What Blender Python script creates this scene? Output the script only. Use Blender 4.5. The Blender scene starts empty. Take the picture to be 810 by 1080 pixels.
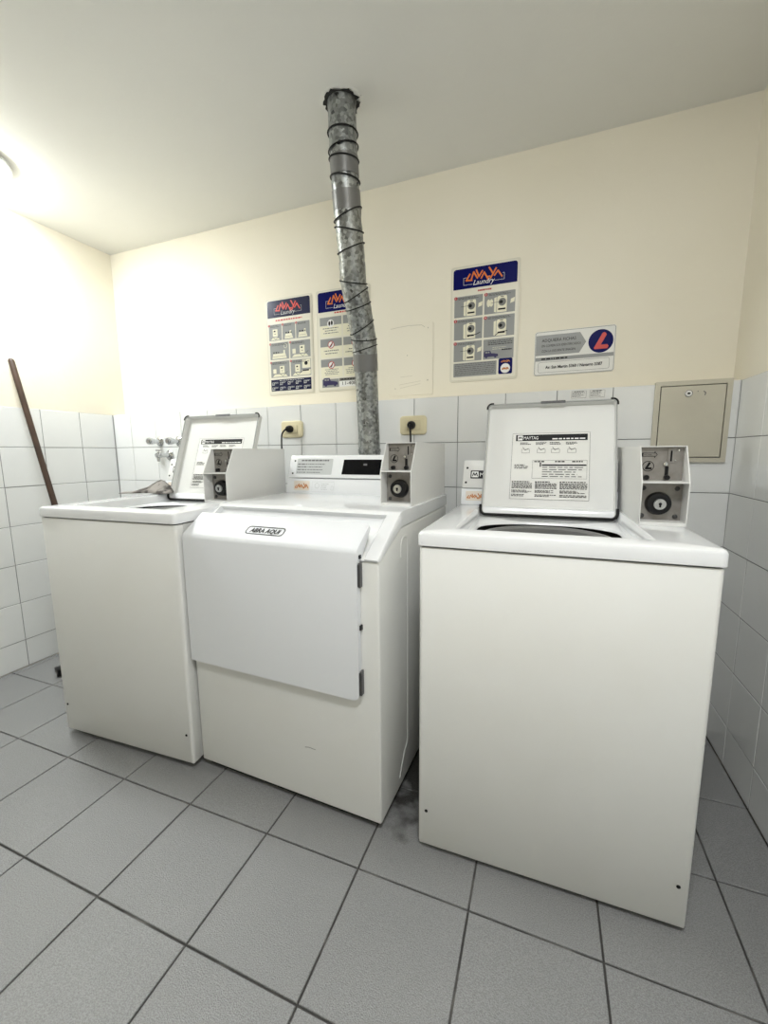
import bpy, bmesh, math, random
from mathutils import Vector, Matrix

# ------------------------------------------------------------------ camera
scene = bpy.context.scene
COL = scene.collection
CAM = Vector((2.5443, -1.8832, 1.1185))
PITCH, ROLL, YAW, FPX = math.radians(-8.185), math.radians(-0.484), math.radians(-21.063), 438.03


def make_camera():
    fwd = Vector((math.sin(YAW) * math.cos(PITCH), math.cos(YAW) * math.cos(PITCH), math.sin(PITCH)))
    right = Vector((math.cos(YAW), -math.sin(YAW), 0))
    up = right.cross(fwd)
    r2 = right * math.cos(ROLL) + up * math.sin(ROLL)
    u2 = up * math.cos(ROLL) - right * math.sin(ROLL)
    cd = bpy.data.cameras.new('camera')
    cd.sensor_fit = 'VERTICAL'
    cd.sensor_height = 24.0
    cd.lens = FPX / 1080 * 24.0
    cd.clip_start = 0.02
    o = bpy.data.objects.new('camera', cd)
    COL.objects.link(o)
    m = Matrix(((r2.x, u2.x, -fwd.x), (r2.y, u2.y, -fwd.y), (r2.z, u2.z, -fwd.z))).to_4x4()
    m.translation = CAM
    o.matrix_world = m
    scene.camera = o


make_camera()

# ------------------------------------------------------------------ world, exposure
wd = bpy.data.worlds.new('world')
scene.world = wd
wd.use_nodes = True
wd.node_tree.nodes['Background'].inputs[0].default_value = (0.9, 0.95, 1.0, 1)
wd.node_tree.nodes['Background'].inputs[1].default_value = 0.05
scene.view_settings.view_transform = 'Standard'
scene.view_settings.look = 'None'
scene.view_settings.gamma = 1.0
scene.view_settings.use_curve_mapping = False
scene.view_settings.exposure = 2.3
# lamps of the room: (x, y, radius, depth of the dome, emission strength)
LAMPS = [(0.28, -0.74, 0.14, 0.034, 25.0),
         (2.60, -1.85, 0.17, 0.050, 16.5)]

# ------------------------------------------------------------------ room dimensions (metres)
W, H, ZT, REC, YF = 3.187, 2.330, 1.3633, 0.085, -3.35
TP = 0.2030
random.seed(7)


# ------------------------------------------------------------------ materials
def mat(name, color, rough=0.5, metal=0.0, bump=None, var=None, coat=0.0, emit=None, spec=None):
    m = bpy.data.materials.new(name)
    m.use_nodes = True
    nt = m.node_tree
    b = nt.nodes['Principled BSDF']
    c = (*color, 1)
    b.inputs['Base Color'].default_value = c
    b.inputs['Roughness'].default_value = rough
    b.inputs['Metallic'].default_value = metal
    if spec is not None:
        b.inputs['Specular IOR Level'].default_value = spec
    if coat:
        b.inputs['Coat Weight'].default_value = coat
        b.inputs['Coat Roughness'].default_value = 0.08
    if emit:
        b.inputs['Emission Color'].default_value = (*emit[0], 1)
        b.inputs['Emission Strength'].default_value = emit[1]
    tc = None
    if bump or var:
        tc = nt.nodes.new('ShaderNodeNewGeometry')
    if var:                                   # (scale, colour2, low, high)
        n = nt.nodes.new('ShaderNodeTexNoise')
        n.inputs['Scale'].default_value = var[0]
        n.inputs['Detail'].default_value = 6
        nt.links.new(tc.outputs['Position'], n.inputs['Vector'])
        r = nt.nodes.new('ShaderNodeMapRange')
        r.inputs['From Min'].default_value = var[2]
        r.inputs['From Max'].default_value = var[3]
        nt.links.new(n.outputs['Fac'], r.inputs['Value'])
        mx = nt.nodes.new('ShaderNodeMix')
        mx.data_type = 'RGBA'
        mx.inputs['A'].default_value = c
        mx.inputs['B'].default_value = (*var[1], 1)
        nt.links.new(r.outputs['Result'], mx.inputs['Factor'])
        nt.links.new(mx.outputs['Result'], b.inputs['Base Color'])
    if bump:                                  # (scale, strength, distance)
        n = nt.nodes.new('ShaderNodeTexNoise')
        n.inputs['Scale'].default_value = bump[0]
        n.inputs['Detail'].default_value = 4
        nt.links.new(tc.outputs['Position'], n.inputs['Vector'])
        bp = nt.nodes.new('ShaderNodeBump')
        bp.inputs['Strength'].default_value = bump[1]
        bp.inputs['Distance'].default_value = bump[2]
        nt.links.new(n.outputs['Fac'], bp.inputs['Height'])
        nt.links.new(bp.outputs['Normal'], b.inputs['Normal'])
    return m


M = {}
M['plaster'] = mat('cream_plaster', (0.85, 0.805, 0.685), 0.6, bump=(26, 0.25, 0.004), var=(2.2, (0.825, 0.78, 0.655), 0.4, 0.7))
M['ceiling'] = mat('ceiling_paint', (0.83, 0.83, 0.80), 0.7, bump=(30, 0.2, 0.003), var=(1.6, (0.80, 0.80, 0.77), 0.4, 0.7))
M['raw_plaster'] = mat('broken_plaster', (0.66, 0.64, 0.58), 0.9, bump=(90, 0.8, 0.006))
M['gap_shade'] = mat('painted_gap_shade', (0.02, 0.02, 0.02), 0.9)  # near-black colour standing for the shade in gaps and hollows
M['tile'] = mat('white_glazed_tile', (0.81, 0.82, 0.81), 0.14, bump=(7, 0.10, 0.004), var=(3.0, (0.77, 0.78, 0.77), 0.45, 0.75))
M['grout'] = mat('grey_grout', (0.20, 0.20, 0.195), 0.9, bump=(120, 0.5, 0.002))
M['floor_grout'] = mat('dark_floor_grout', (0.06, 0.058, 0.055), 0.95, bump=(150, 0.6, 0.002), var=(9, (0.16, 0.155, 0.145), 0.5, 0.66))
M['joint'] = mat('pale_corner_joint', (0.42, 0.42, 0.41), 0.8)
M['enamel'] = mat('white_enamel', (0.84, 0.855, 0.87), 0.13, coat=0.3)
M['enamel_door'] = mat('cool_white_enamel', (0.80, 0.82, 0.85), 0.45, bump=(500, 0.03, 0.001))
M['cabinet'] = mat('offwhite_painted_steel', (0.81, 0.815, 0.79), 0.33, bump=(420, 0.04, 0.001), var=(2.5, (0.785, 0.785, 0.75), 0.45, 0.7))
M['case'] = mat('white_painted_coin_box', (0.78, 0.78, 0.76), 0.35, bump=(350, 0.05, 0.001))
M['lid_in'] = mat('lid_inner_paint', (0.74, 0.745, 0.725), 0.5)
M['rim_shade'] = mat('shaded_lid_rim', (0.36, 0.37, 0.36), 0.4)  # shade on the lid's lip, put into the colour as grey
M['steel'] = mat('brushed_plate', (0.30, 0.285, 0.265), 0.42, 0.35, bump=(300, 0.1, 0.001), var=(40, (0.24, 0.225, 0.205), 0.4, 0.7))
M['chrome'] = mat('chrome', (0.58, 0.59, 0.60), 0.14, 1.0)
M['black'] = mat('black_plastic', (0.008, 0.008, 0.009), 0.35, spec=0.3)
M['rubber'] = mat('black_rubber', (0.010, 0.010, 0.010), 0.6, spec=0.3)
M['screen'] = mat('display_glass', (0.004, 0.004, 0.005), 0.25, spec=0.15)
M['ivory'] = mat('ivory_plastic', (0.74, 0.67, 0.45), 0.4)
M['ivory_dark'] = mat('ivory_socket', (0.62, 0.55, 0.36), 0.4)
M['putty'] = mat('grey_cream_panel_paint', (0.56, 0.53, 0.43), 0.45, bump=(60, 0.08, 0.002), var=(5, (0.52, 0.49, 0.40), 0.45, 0.7))
M['tub'] = mat('grey_tub_plastic', (0.20, 0.20, 0.195), 0.4)
M['basket'] = mat('dark_basket', (0.05, 0.05, 0.05), 0.45)
M['tape'] = mat('duct_tape', (0.19, 0.19, 0.187), 0.38, 0.35, bump=(60, 0.25, 0.003))
M['wood'] = mat('brown_wood', (0.062, 0.033, 0.019), 0.5, bump=(80, 0.3, 0.002), var=(14, (0.04, 0.021, 0.012), 0.4, 0.65))
M['rag'] = mat('grey_rag', (0.30, 0.28, 0.26), 0.95, bump=(240, 0.7, 0.004), var=(16, (0.06, 0.052, 0.048), 0.46, 0.56))  # dark noise blotches put the shade of folds into the cloth colour
M['board'] = mat('cream_sign_board', (0.80, 0.77, 0.66), 0.3)
M['plate'] = mat('pale_backing_plate', (0.72, 0.69, 0.58), 0.3)
M['white'] = mat('white_print', (0.85, 0.85, 0.83), 0.4)
M['paper'] = mat('white_paper', (0.80, 0.80, 0.77), 0.6)
M['blue'] = mat('royal_blue_print', (0.002, 0.004, 0.095), 0.35, spec=0.1)
M['navy'] = mat('faded_navy_print', (0.008, 0.011, 0.05), 0.2)
M['orange'] = mat('orange_print', (0.72, 0.17, 0.018), 0.4)
M['red'] = mat('red_print', (0.60, 0.045, 0.035), 0.4)
M['dred'] = mat('dark_red_print', (0.45, 0.03, 0.035), 0.4)
M['salmon'] = mat('faded_red_print', (0.70, 0.065, 0.05), 0.4)
M['grey'] = mat('grey_print', (0.28, 0.29, 0.285), 0.4)
M['dgrey'] = mat('mid_grey_print', (0.17, 0.17, 0.155), 0.4)
M['ink'] = mat('black_ink', (0.006, 0.006, 0.007), 0.5, spec=0.2)
M['fade'] = mat('faded_ink', (0.12, 0.12, 0.125), 0.6)
M['cream'] = mat('cream_print', (0.82, 0.79, 0.62), 0.4)
M['van'] = mat('indigo_print', (0.02, 0.014, 0.085), 0.4)
M['silver'] = mat('silver_label', (0.56, 0.58, 0.58), 0.35)
M['sticker'] = mat('sticker_stock', (0.78, 0.71, 0.62), 0.45)
M['rust'] = mat('brown_orange_print', (0.55, 0.20, 0.05), 0.5)
M['bulb'] = mat('lit_bulb', (1, 1, 1), 0.3, emit=((0.95, 0.99, 1.0), LAMPS[0][4]))
M['bulb2'] = mat('lit_globe', (1, 1, 1), 0.3, emit=((0.97, 0.985, 1.0), LAMPS[1][4]))


def floor_tile_mat():
    m = mat('grey_stone_floor_tile', (0.33, 0.335, 0.335), 0.24, spec=0.8)
    nt = m.node_tree
    b = nt.nodes['Principled BSDF']
    g = nt.nodes.new('ShaderNodeNewGeometry')
    n1 = nt.nodes.new('ShaderNodeTexNoise'); n1.inputs['Scale'].default_value = 2.0; n1.inputs['Detail'].default_value = 5
    n2 = nt.nodes.new('ShaderNodeTexNoise'); n2.inputs['Scale'].default_value = 380; n2.inputs['Detail'].default_value = 3
    n3 = nt.nodes.new('ShaderNodeTexNoise'); n3.inputs['Scale'].default_value = 14; n3.inputs['Detail'].default_value = 8
    for n in (n1, n2, n3):
        nt.links.new(g.outputs['Position'], n.inputs['Vector'])
    mx = nt.nodes.new('ShaderNodeMix'); mx.data_type = 'RGBA'
    mx.inputs['A'].default_value = (0.235, 0.238, 0.238, 1); mx.inputs['B'].default_value = (0.285, 0.287, 0.287, 1)
    nt.links.new(n1.outputs['Fac'], mx.inputs['Factor'])
    mx2 = nt.nodes.new('ShaderNodeMix'); mx2.data_type = 'RGBA'; mx2.blend_type = 'MULTIPLY'
    mr = nt.nodes.new('ShaderNodeMapRange'); mr.inputs['From Min'].default_value = 0.35; mr.inputs['From Max'].default_value = 0.65
    mr.inputs['To Min'].default_value = 0.80; mr.inputs['To Max'].default_value = 1.12
    nt.links.new(n2.outputs['Fac'], mr.inputs['Value'])
    mx2.inputs['Factor'].default_value = 1
    nt.links.new(mx.outputs['Result'], mx2.inputs['A']); nt.links.new(mr.outputs['Result'], mx2.inputs['B'])
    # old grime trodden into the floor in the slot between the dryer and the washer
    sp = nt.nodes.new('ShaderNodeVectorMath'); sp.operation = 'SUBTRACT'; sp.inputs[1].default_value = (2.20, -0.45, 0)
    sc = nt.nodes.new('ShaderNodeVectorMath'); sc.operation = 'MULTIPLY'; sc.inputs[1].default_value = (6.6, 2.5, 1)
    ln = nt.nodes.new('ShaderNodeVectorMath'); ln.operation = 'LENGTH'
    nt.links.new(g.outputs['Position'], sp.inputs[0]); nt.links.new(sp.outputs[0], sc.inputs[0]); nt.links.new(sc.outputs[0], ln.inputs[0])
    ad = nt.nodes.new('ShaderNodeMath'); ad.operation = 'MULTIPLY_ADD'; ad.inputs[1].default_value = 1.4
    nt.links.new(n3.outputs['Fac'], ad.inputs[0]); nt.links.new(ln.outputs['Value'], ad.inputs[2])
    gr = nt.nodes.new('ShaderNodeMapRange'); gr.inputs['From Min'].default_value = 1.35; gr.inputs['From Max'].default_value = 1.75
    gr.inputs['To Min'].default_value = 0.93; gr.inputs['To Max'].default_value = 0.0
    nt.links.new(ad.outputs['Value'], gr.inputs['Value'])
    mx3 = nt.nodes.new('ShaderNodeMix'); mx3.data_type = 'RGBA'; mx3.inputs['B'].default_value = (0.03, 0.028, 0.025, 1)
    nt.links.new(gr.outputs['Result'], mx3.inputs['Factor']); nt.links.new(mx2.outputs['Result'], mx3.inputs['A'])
    nt.links.new(mx3.outputs['Result'], b.inputs['Base Color'])
    bp = nt.nodes.new('ShaderNodeBump'); bp.inputs['Strength'].default_value = 0.75; bp.inputs['Distance'].default_value = 0.002
    nt.links.new(n2.outputs['Fac'], bp.inputs['Height']); nt.links.new(bp.outputs['Normal'], b.inputs['Normal'])
    return m


def galvanized_mat():
    m = mat('galvanized_steel', (0.5, 0.51, 0.5), 0.33, 0.85)
    nt = m.node_tree
    b = nt.nodes['Principled BSDF']
    g = nt.nodes.new('ShaderNodeNewGeometry')
    v = nt.nodes.new('ShaderNodeTexVoronoi'); v.inputs['Scale'].default_value = 95
    n = nt.nodes.new('ShaderNodeTexNoise'); n.inputs['Scale'].default_value = 34; n.inputs['Detail'].default_value = 5
    nt.links.new(g.outputs['Position'], v.inputs['Vector']); nt.links.new(g.outputs['Position'], n.inputs['Vector'])
    bw = nt.nodes.new('ShaderNodeRGBToBW'); nt.links.new(v.outputs['Color'], bw.inputs['Color'])
    mx = nt.nodes.new('ShaderNodeMix'); mx.data_type = 'RGBA'
    mx.inputs['A'].default_value = (0.11, 0.115, 0.115, 1); mx.inputs['B'].default_value = (0.47, 0.49, 0.485, 1)
    nt.links.new(bw.outputs['Val'], mx.inputs['Factor'])
    nt.links.new(mx.outputs['Result'], b.inputs['Base Color'])
    mr = nt.nodes.new('ShaderNodeMapRange'); mr.inputs['To Min'].default_value = 0.25; mr.inputs['To Max'].default_value = 0.5
    nt.links.new(bw.outputs['Val'], mr.inputs['Value']); nt.links.new(mr.outputs['Result'], b.inputs['Roughness'])
    bp = nt.nodes.new('ShaderNodeBump'); bp.inputs['Strength'].default_value = 0.5; bp.inputs['Distance'].default_value = 0.006
    nt.links.new(n.outputs['Fac'], bp.inputs['Height']); nt.links.new(bp.outputs['Normal'], b.inputs['Normal'])
    return m


M['floor_tile'] = floor_tile_mat()
M['galv'] = galvanized_mat()


# ------------------------------------------------------------------ mesh helpers
def link(name, me, m, parent=None):
    o = bpy.data.objects.new(name, me)
    COL.objects.link(o)
    if m is not None and not me.materials:
        me.materials.append(M[m])
    if parent is not None:
        o.parent = parent
    return o


def tag(o, label=None, cat=None, group=None, kind=None):
    if label: o['label'] = label
    if cat: o['category'] = cat
    if group: o['group'] = group
    if kind: o['kind'] = kind
    return o


def thing(name, label, cat, loc=(0, 0, 0), rz=0.0, group=None):
    o = bpy.data.objects.new(name, None)
    o.empty_display_size = 0.05
    COL.objects.link(o)
    o.location = loc
    o.rotation_euler = (0, 0, rz)
    return tag(o, label, cat, group)


def rrect(x0, x1, y0, y1, rx, ry=None, k=6):
    """rounded rectangle, counter-clockwise, 4*(k+1) points"""
    ry = rx if ry is None else ry
    pts = []
    for cx, cy, a0 in ((x1 - rx, y1 - ry, 0), (x0 + rx, y1 - ry, 90), (x0 + rx, y0 + ry, 180), (x1 - rx, y0 + ry, 270)):
        for i in range(k + 1):
            a = math.radians(a0 + 90 * i / k)
            pts.append((cx + rx * math.cos(a), cy + ry * math.sin(a)))
    return pts


class MB:
    def __init__(s):
        s.v = []; s.f = []

    def add(s, vs, fs):
        n = len(s.v)
        s.v += [tuple(p) for p in vs]
        s.f += [tuple(i + n for i in q) for q in fs]
        return s

    def box(s, x0, x1, y0, y1, z0, z1):
        return s.add([(x0, y0, z0), (x1, y0, z0), (x1, y1, z0), (x0, y1, z0), (x0, y0, z1), (x1, y0, z1), (x1, y1, z1), (x0, y1, z1)],
                     [(0, 3, 2, 1), (4, 5, 6, 7), (0, 1, 5, 4), (1, 2, 6, 5), (2, 3, 7, 6), (3, 0, 4, 7)])

    def loft(s, rings, cap0=True, cap1=True, closed=True):
        n = len(rings[0])
        vs = [p for r in rings for p in r]
        fs = []
        for i in range(len(rings) - 1):
            for j in range(n if closed else n - 1):
                a, b = i * n + j, i * n + (j + 1) % n
                fs.append((a, b, b + n, a + n))
        if cap0: fs.append(tuple(range(n - 1, -1, -1)))
        if cap1: fs.append(tuple((len(rings) - 1) * n + j for j in range(n)))
        return s.add(vs, fs)

    def extrude(s, prof, axis, a, b):
        """prof: 2D polygon; axis 'x' -> (y,z) profile, 'y' -> (x,z), 'z' -> (x,y)"""
        def P(p, t):
            return {'x': (t, p[0], p[1]), 'y': (p[0], t, p[1]), 'z': (p[0], p[1], t)}[axis]
        return s.loft([[P(p, a) for p in prof], [P(p, b) for p in prof]])

    def tube(s, path, r, n=10, caps=True):
        path = [Vector(p) for p in path]
        rs = r if isinstance(r, (list, tuple)) else [r] * len(path)
        rings = []
        ref = None
        for i, p in enumerate(path):
            t = (path[min(i + 1, len(path) - 1)] - path[max(i - 1, 0)]).normalized()
            if ref is None:
                ref = Vector((0, 0, 1)) if abs(t.z) < 0.9 else Vector((1, 0, 0))
            a = (ref - t * ref.dot(t)).normalized()
            b = t.cross(a)
            ref = a
            rings.append([p + (a * math.cos(2 * math.pi * k / n) + b * math.sin(2 * math.pi * k / n)) * rs[i] for k in range(n)])
        return s.loft(rings, caps, caps)

    def ring(s, c, ax, bx, R, r, n=32, m=6):
        """torus around centre c in the plane of ax, bx"""
        c, ax, bx = Vector(c), Vector(ax), Vector(bx)
        nz = ax.cross(bx).normalized()
        vs, fs = [], []
        for i in range(n):
            a = 2 * math.pi * i / n
            d = ax * math.cos(a) + bx * math.sin(a)
            for j in range(m):
                q = 2 * math.pi * j / m
                vs.append(c + d * R + (d.normalized() * math.cos(q) + nz * math.sin(q)) * r)
        for i in range(n):
            for j in range(m):
                fs.append((i * m + j, ((i + 1) % n) * m + j, ((i + 1) % n) * m + (j + 1) % m, i * m + (j + 1) % m))
        return s.add(vs, fs)

    def lathe(s, prof, c, axis='z', n=24, caps=True):
        """prof: (radius, offset along axis)"""
        rings = []
        for r, h in prof:
            ring = []
            for k in range(n):
                a = 2 * math.pi * k / n
                u, w = r * math.cos(a), r * math.sin(a)
                ring.append({'z': (c[0] + u, c[1] + w, c[2] + h), 'y': (c[0] + u, c[1] + h, c[2] + w), 'x': (c[0] + h, c[1] + u, c[2] + w)}[axis])
            rings.append(ring)
        return s.loft(rings, caps, caps)

    def build(s, name, m, parent=None, bevel=0.0, seg=2, smooth=True):
        bm = bmesh.new()
        bv = [bm.verts.new(p) for p in s.v]
        for q in s.f:
            try:
                bm.faces.new([bv[i] for i in q])
            except ValueError:
                pass
        bmesh.ops.recalc_face_normals(bm, faces=bm.faces)
        if bevel:
            es = [e for e in bm.edges if len(e.link_faces) == 2 and e.calc_face_angle(0) > 0.5]
            bmesh.ops.bevel(bm, geom=es, offset=bevel, segments=seg, profile=0.5, affect='EDGES', clamp_overlap=True)
        me = bpy.data.meshes.new(name)
        bm.to_mesh(me)
        bm.free()
        if smooth:
            for p in me.polygons: p.use_smooth = True
            me.set_sharp_from_angle(angle=math.radians(38))
        return link(name, me, m, parent)


# ------------------------------------------------------------------ flat print on a plane
class Plane:
    """local 2D frame: origin O, right A, up B, outward N; print layers of one colour each are thin meshes"""
    def __init__(s, O, A, B):
        s.O, s.A, s.B = Vector(O), Vector(A).normalized(), Vector(B).normalized()
        s.N = s.A.cross(s.B).normalized()

    def p(s, x, y, h): return s.O + s.A * x + s.B * y + s.N * h


class Ink:
    def __init__(s, plane, h=0.0006):
        s.pl, s.h = plane, h
        s.v, s.f = [], []
        s.fine = False

    def poly(s, pts, h=None):
        n = len(s.v)
        s.h += 2e-6
        s.v += [tuple(s.pl.p(x, y, h or s.h)) for x, y in pts]
        s.f.append(tuple(range(n, n + len(pts))))
        return s

    def rect(s, x0, y0, x1, y1): return s.poly([(x0, y0), (x1, y0), (x1, y1), (x0, y1)])

    def rr(s, x0, y0, x1, y1, r): return s.poly(rrect(x0, x1, y0, y1, r, k=4))

    def disc(s, x, y, r, n=20, ry=None):
        return s.poly([(x + r * math.cos(2 * math.pi * i / n), y + (ry or r) * math.sin(2 * math.pi * i / n)) for i in range(n)])

    def annulus(s, x, y, r0, r1, n=20):
        for i in range(n):
            a, b = 2 * math.pi * i / n, 2 * math.pi * (i + 1) / n
            s.poly([(x + r * math.cos(t), y + r * math.sin(t)) for r, t in ((r0, a), (r1, a), (r1, b), (r0, b))])
        return s

    def stroke(s, pts, w):
        for (x0, y0), (x1, y1) in zip(pts[:-1], pts[1:]):
            d = math.hypot(x1 - x0, y1 - y0) or 1e-9
            nx, ny = -(y1 - y0) / d * w / 2, (x1 - x0) / d * w / 2
            ex, ey = (x1 - x0) / d * w * 0.35, (y1 - y0) / d * w * 0.35
            s.h += 1.5e-5
            s.poly([(x0 - ex + nx, y0 - ey + ny), (x0 - ex - nx, y0 - ey - ny), (x1 + ex - nx, y1 + ey - ny), (x1 + ex + nx, y1 + ey + ny)])
        return s

    def frame(s, x0, y0, x1, y1, r, w):
        o, i = rrect(x0, x1, y0, y1, r, k=4), rrect(x0 + w, x1 - w, y0 + w, y1 - w, max(r - w, 1e-4), k=4)
        n = len(o)
        for k in range(n):
            s.poly([o[k], o[(k + 1) % n], i[(k + 1) % n], i[k]])
        return s

    def bars(s, x0, y0, x1, y1, rows, rng, fill=0.5, align='l', word=0.10):
        """rows of small print too fine to read: broken strokes"""
        s.fine = True
        ph = (y1 - y0) / rows
        for r in range(rows):
            yt = y1 - r * ph
            L = (x1 - x0) * (1 if align == 'j' else rng.uniform(0.62, 1.0))
            xs = x0 if align != 'c' else (x0 + x1 - L) / 2
            x, xe = xs, xs + L
            while x < xe - 1e-4:
                wl = min((x1 - x0) * rng.uniform(0.4, 1.4) * word, xe - x)
                s.rect(x, yt - ph * fill, x + wl, yt)
                x += wl + (x1 - x0) * word * 0.25
        return s

    def text(s, body, x, y, size, align='LEFT', shear=0.0, width=None, bold=0.0):
        cu = bpy.data.curves.new('t', 'FONT')
        cu.body = body; cu.size = size; cu.align_x = align; cu.shear = shear; cu.resolution_u = 2
        cu.offset = bold
        o = bpy.data.objects.new('t', cu)
        COL.objects.link(o)
        me = bpy.data.meshes.new_from_object(o)
        sc = 1.0
        if width:
            xs = [v.co.x for v in me.vertices]
            sc = width / (max(xs) - min(xs))
        n = len(s.v)
        s.v += [tuple(s.pl.p(x + v.co.x * sc, y + v.co.y, s.h)) for v in me.vertices]
        s.f += [tuple(i + n for i in p.vertices) for p in me.polygons]
        bpy.data.objects.remove(o); bpy.data.curves.remove(cu); bpy.data.meshes.remove(me)
        return s

    def build(s, name, m, parent):
        me = bpy.data.meshes.new(name)
        me.from_pydata(s.v, [], s.f)
        o = link(name, me, m, parent)
        if s.fine: o['kind'] = 'stuff'           # print too fine to pick apart
        return o


# ------------------------------------------------------------------ room shell
def struct(o): return tag(o, kind='structure')


_tile_cache = {}


def tile_mesh(w, h, t, ch, key):
    """tile in local x (0..w), y(0..h), front at z=t, chamfered"""
    k = (round(w, 4), round(h, 4), key)
    if k in _tile_cache: return _tile_cache[k]
    vs = [(0, 0, 0), (w, 0, 0), (w, h, 0), (0, h, 0), (0, 0, t - ch), (w, 0, t - ch), (w, h, t - ch), (0, h, t - ch),
          (ch, ch, t), (w - ch, ch, t), (w - ch, h - ch, t), (ch, h - ch, t)]
    fs = [(3, 2, 1, 0)]
    for b in (0, 4):
        for i in range(4):
            fs.append((b + i, b + (i + 1) % 4, b + 4 + (i + 1) % 4, b + 4 + i))
    fs.append((8, 9, 10, 11))
    me = bpy.data.meshes.new(key)
    me.from_pydata(vs, [], fs)
    me.materials.append(M[key])
    _tile_cache[k] = me
    return me


def cells(a, b, start, pitch):
    """intervals of a grid with a line at 'start' clipped to a..b"""
    k = math.floor((a - start) / pitch)
    out = []
    x = start + k * pitch
    while x < b - 1e-6:
        lo, hi = max(a, x), min(b, x + pitch)
        if hi - lo > 0.006: out.append((lo, hi))
        x += pitch
    return out


def wall_tiles(parent, us, zs, origin, ax, nrm, gap=0.0026, t=0.007, skip=None):
    ax, nrm, up = Vector(ax), Vector(nrm), Vector((0, 0, 1))
    for u0, u1 in us:
        for z0, z1 in zs:
            if skip and skip(u0, u1, z0, z1): continue
            me = tile_mesh(u1 - u0 - gap, z1 - z0 - gap, t, 0.0012, 'tile')
            o = link('wall_tile', me, None, parent)
            j = random.uniform(-1, 1) * 0.0006
            m = Matrix((ax, up, nrm)).transposed().to_4x4()
            m.translation = Vector(origin) + ax * (u0 + gap / 2) + up * (z0 + gap / 2) + nrm * j
            m = m @ Matrix.Rotation(random.uniform(-1, 1) * 0.0035, 4, 'X') @ Matrix.Rotation(random.uniform(-1, 1) * 0.0035, 4, 'Y')
            o.matrix_local = m


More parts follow.
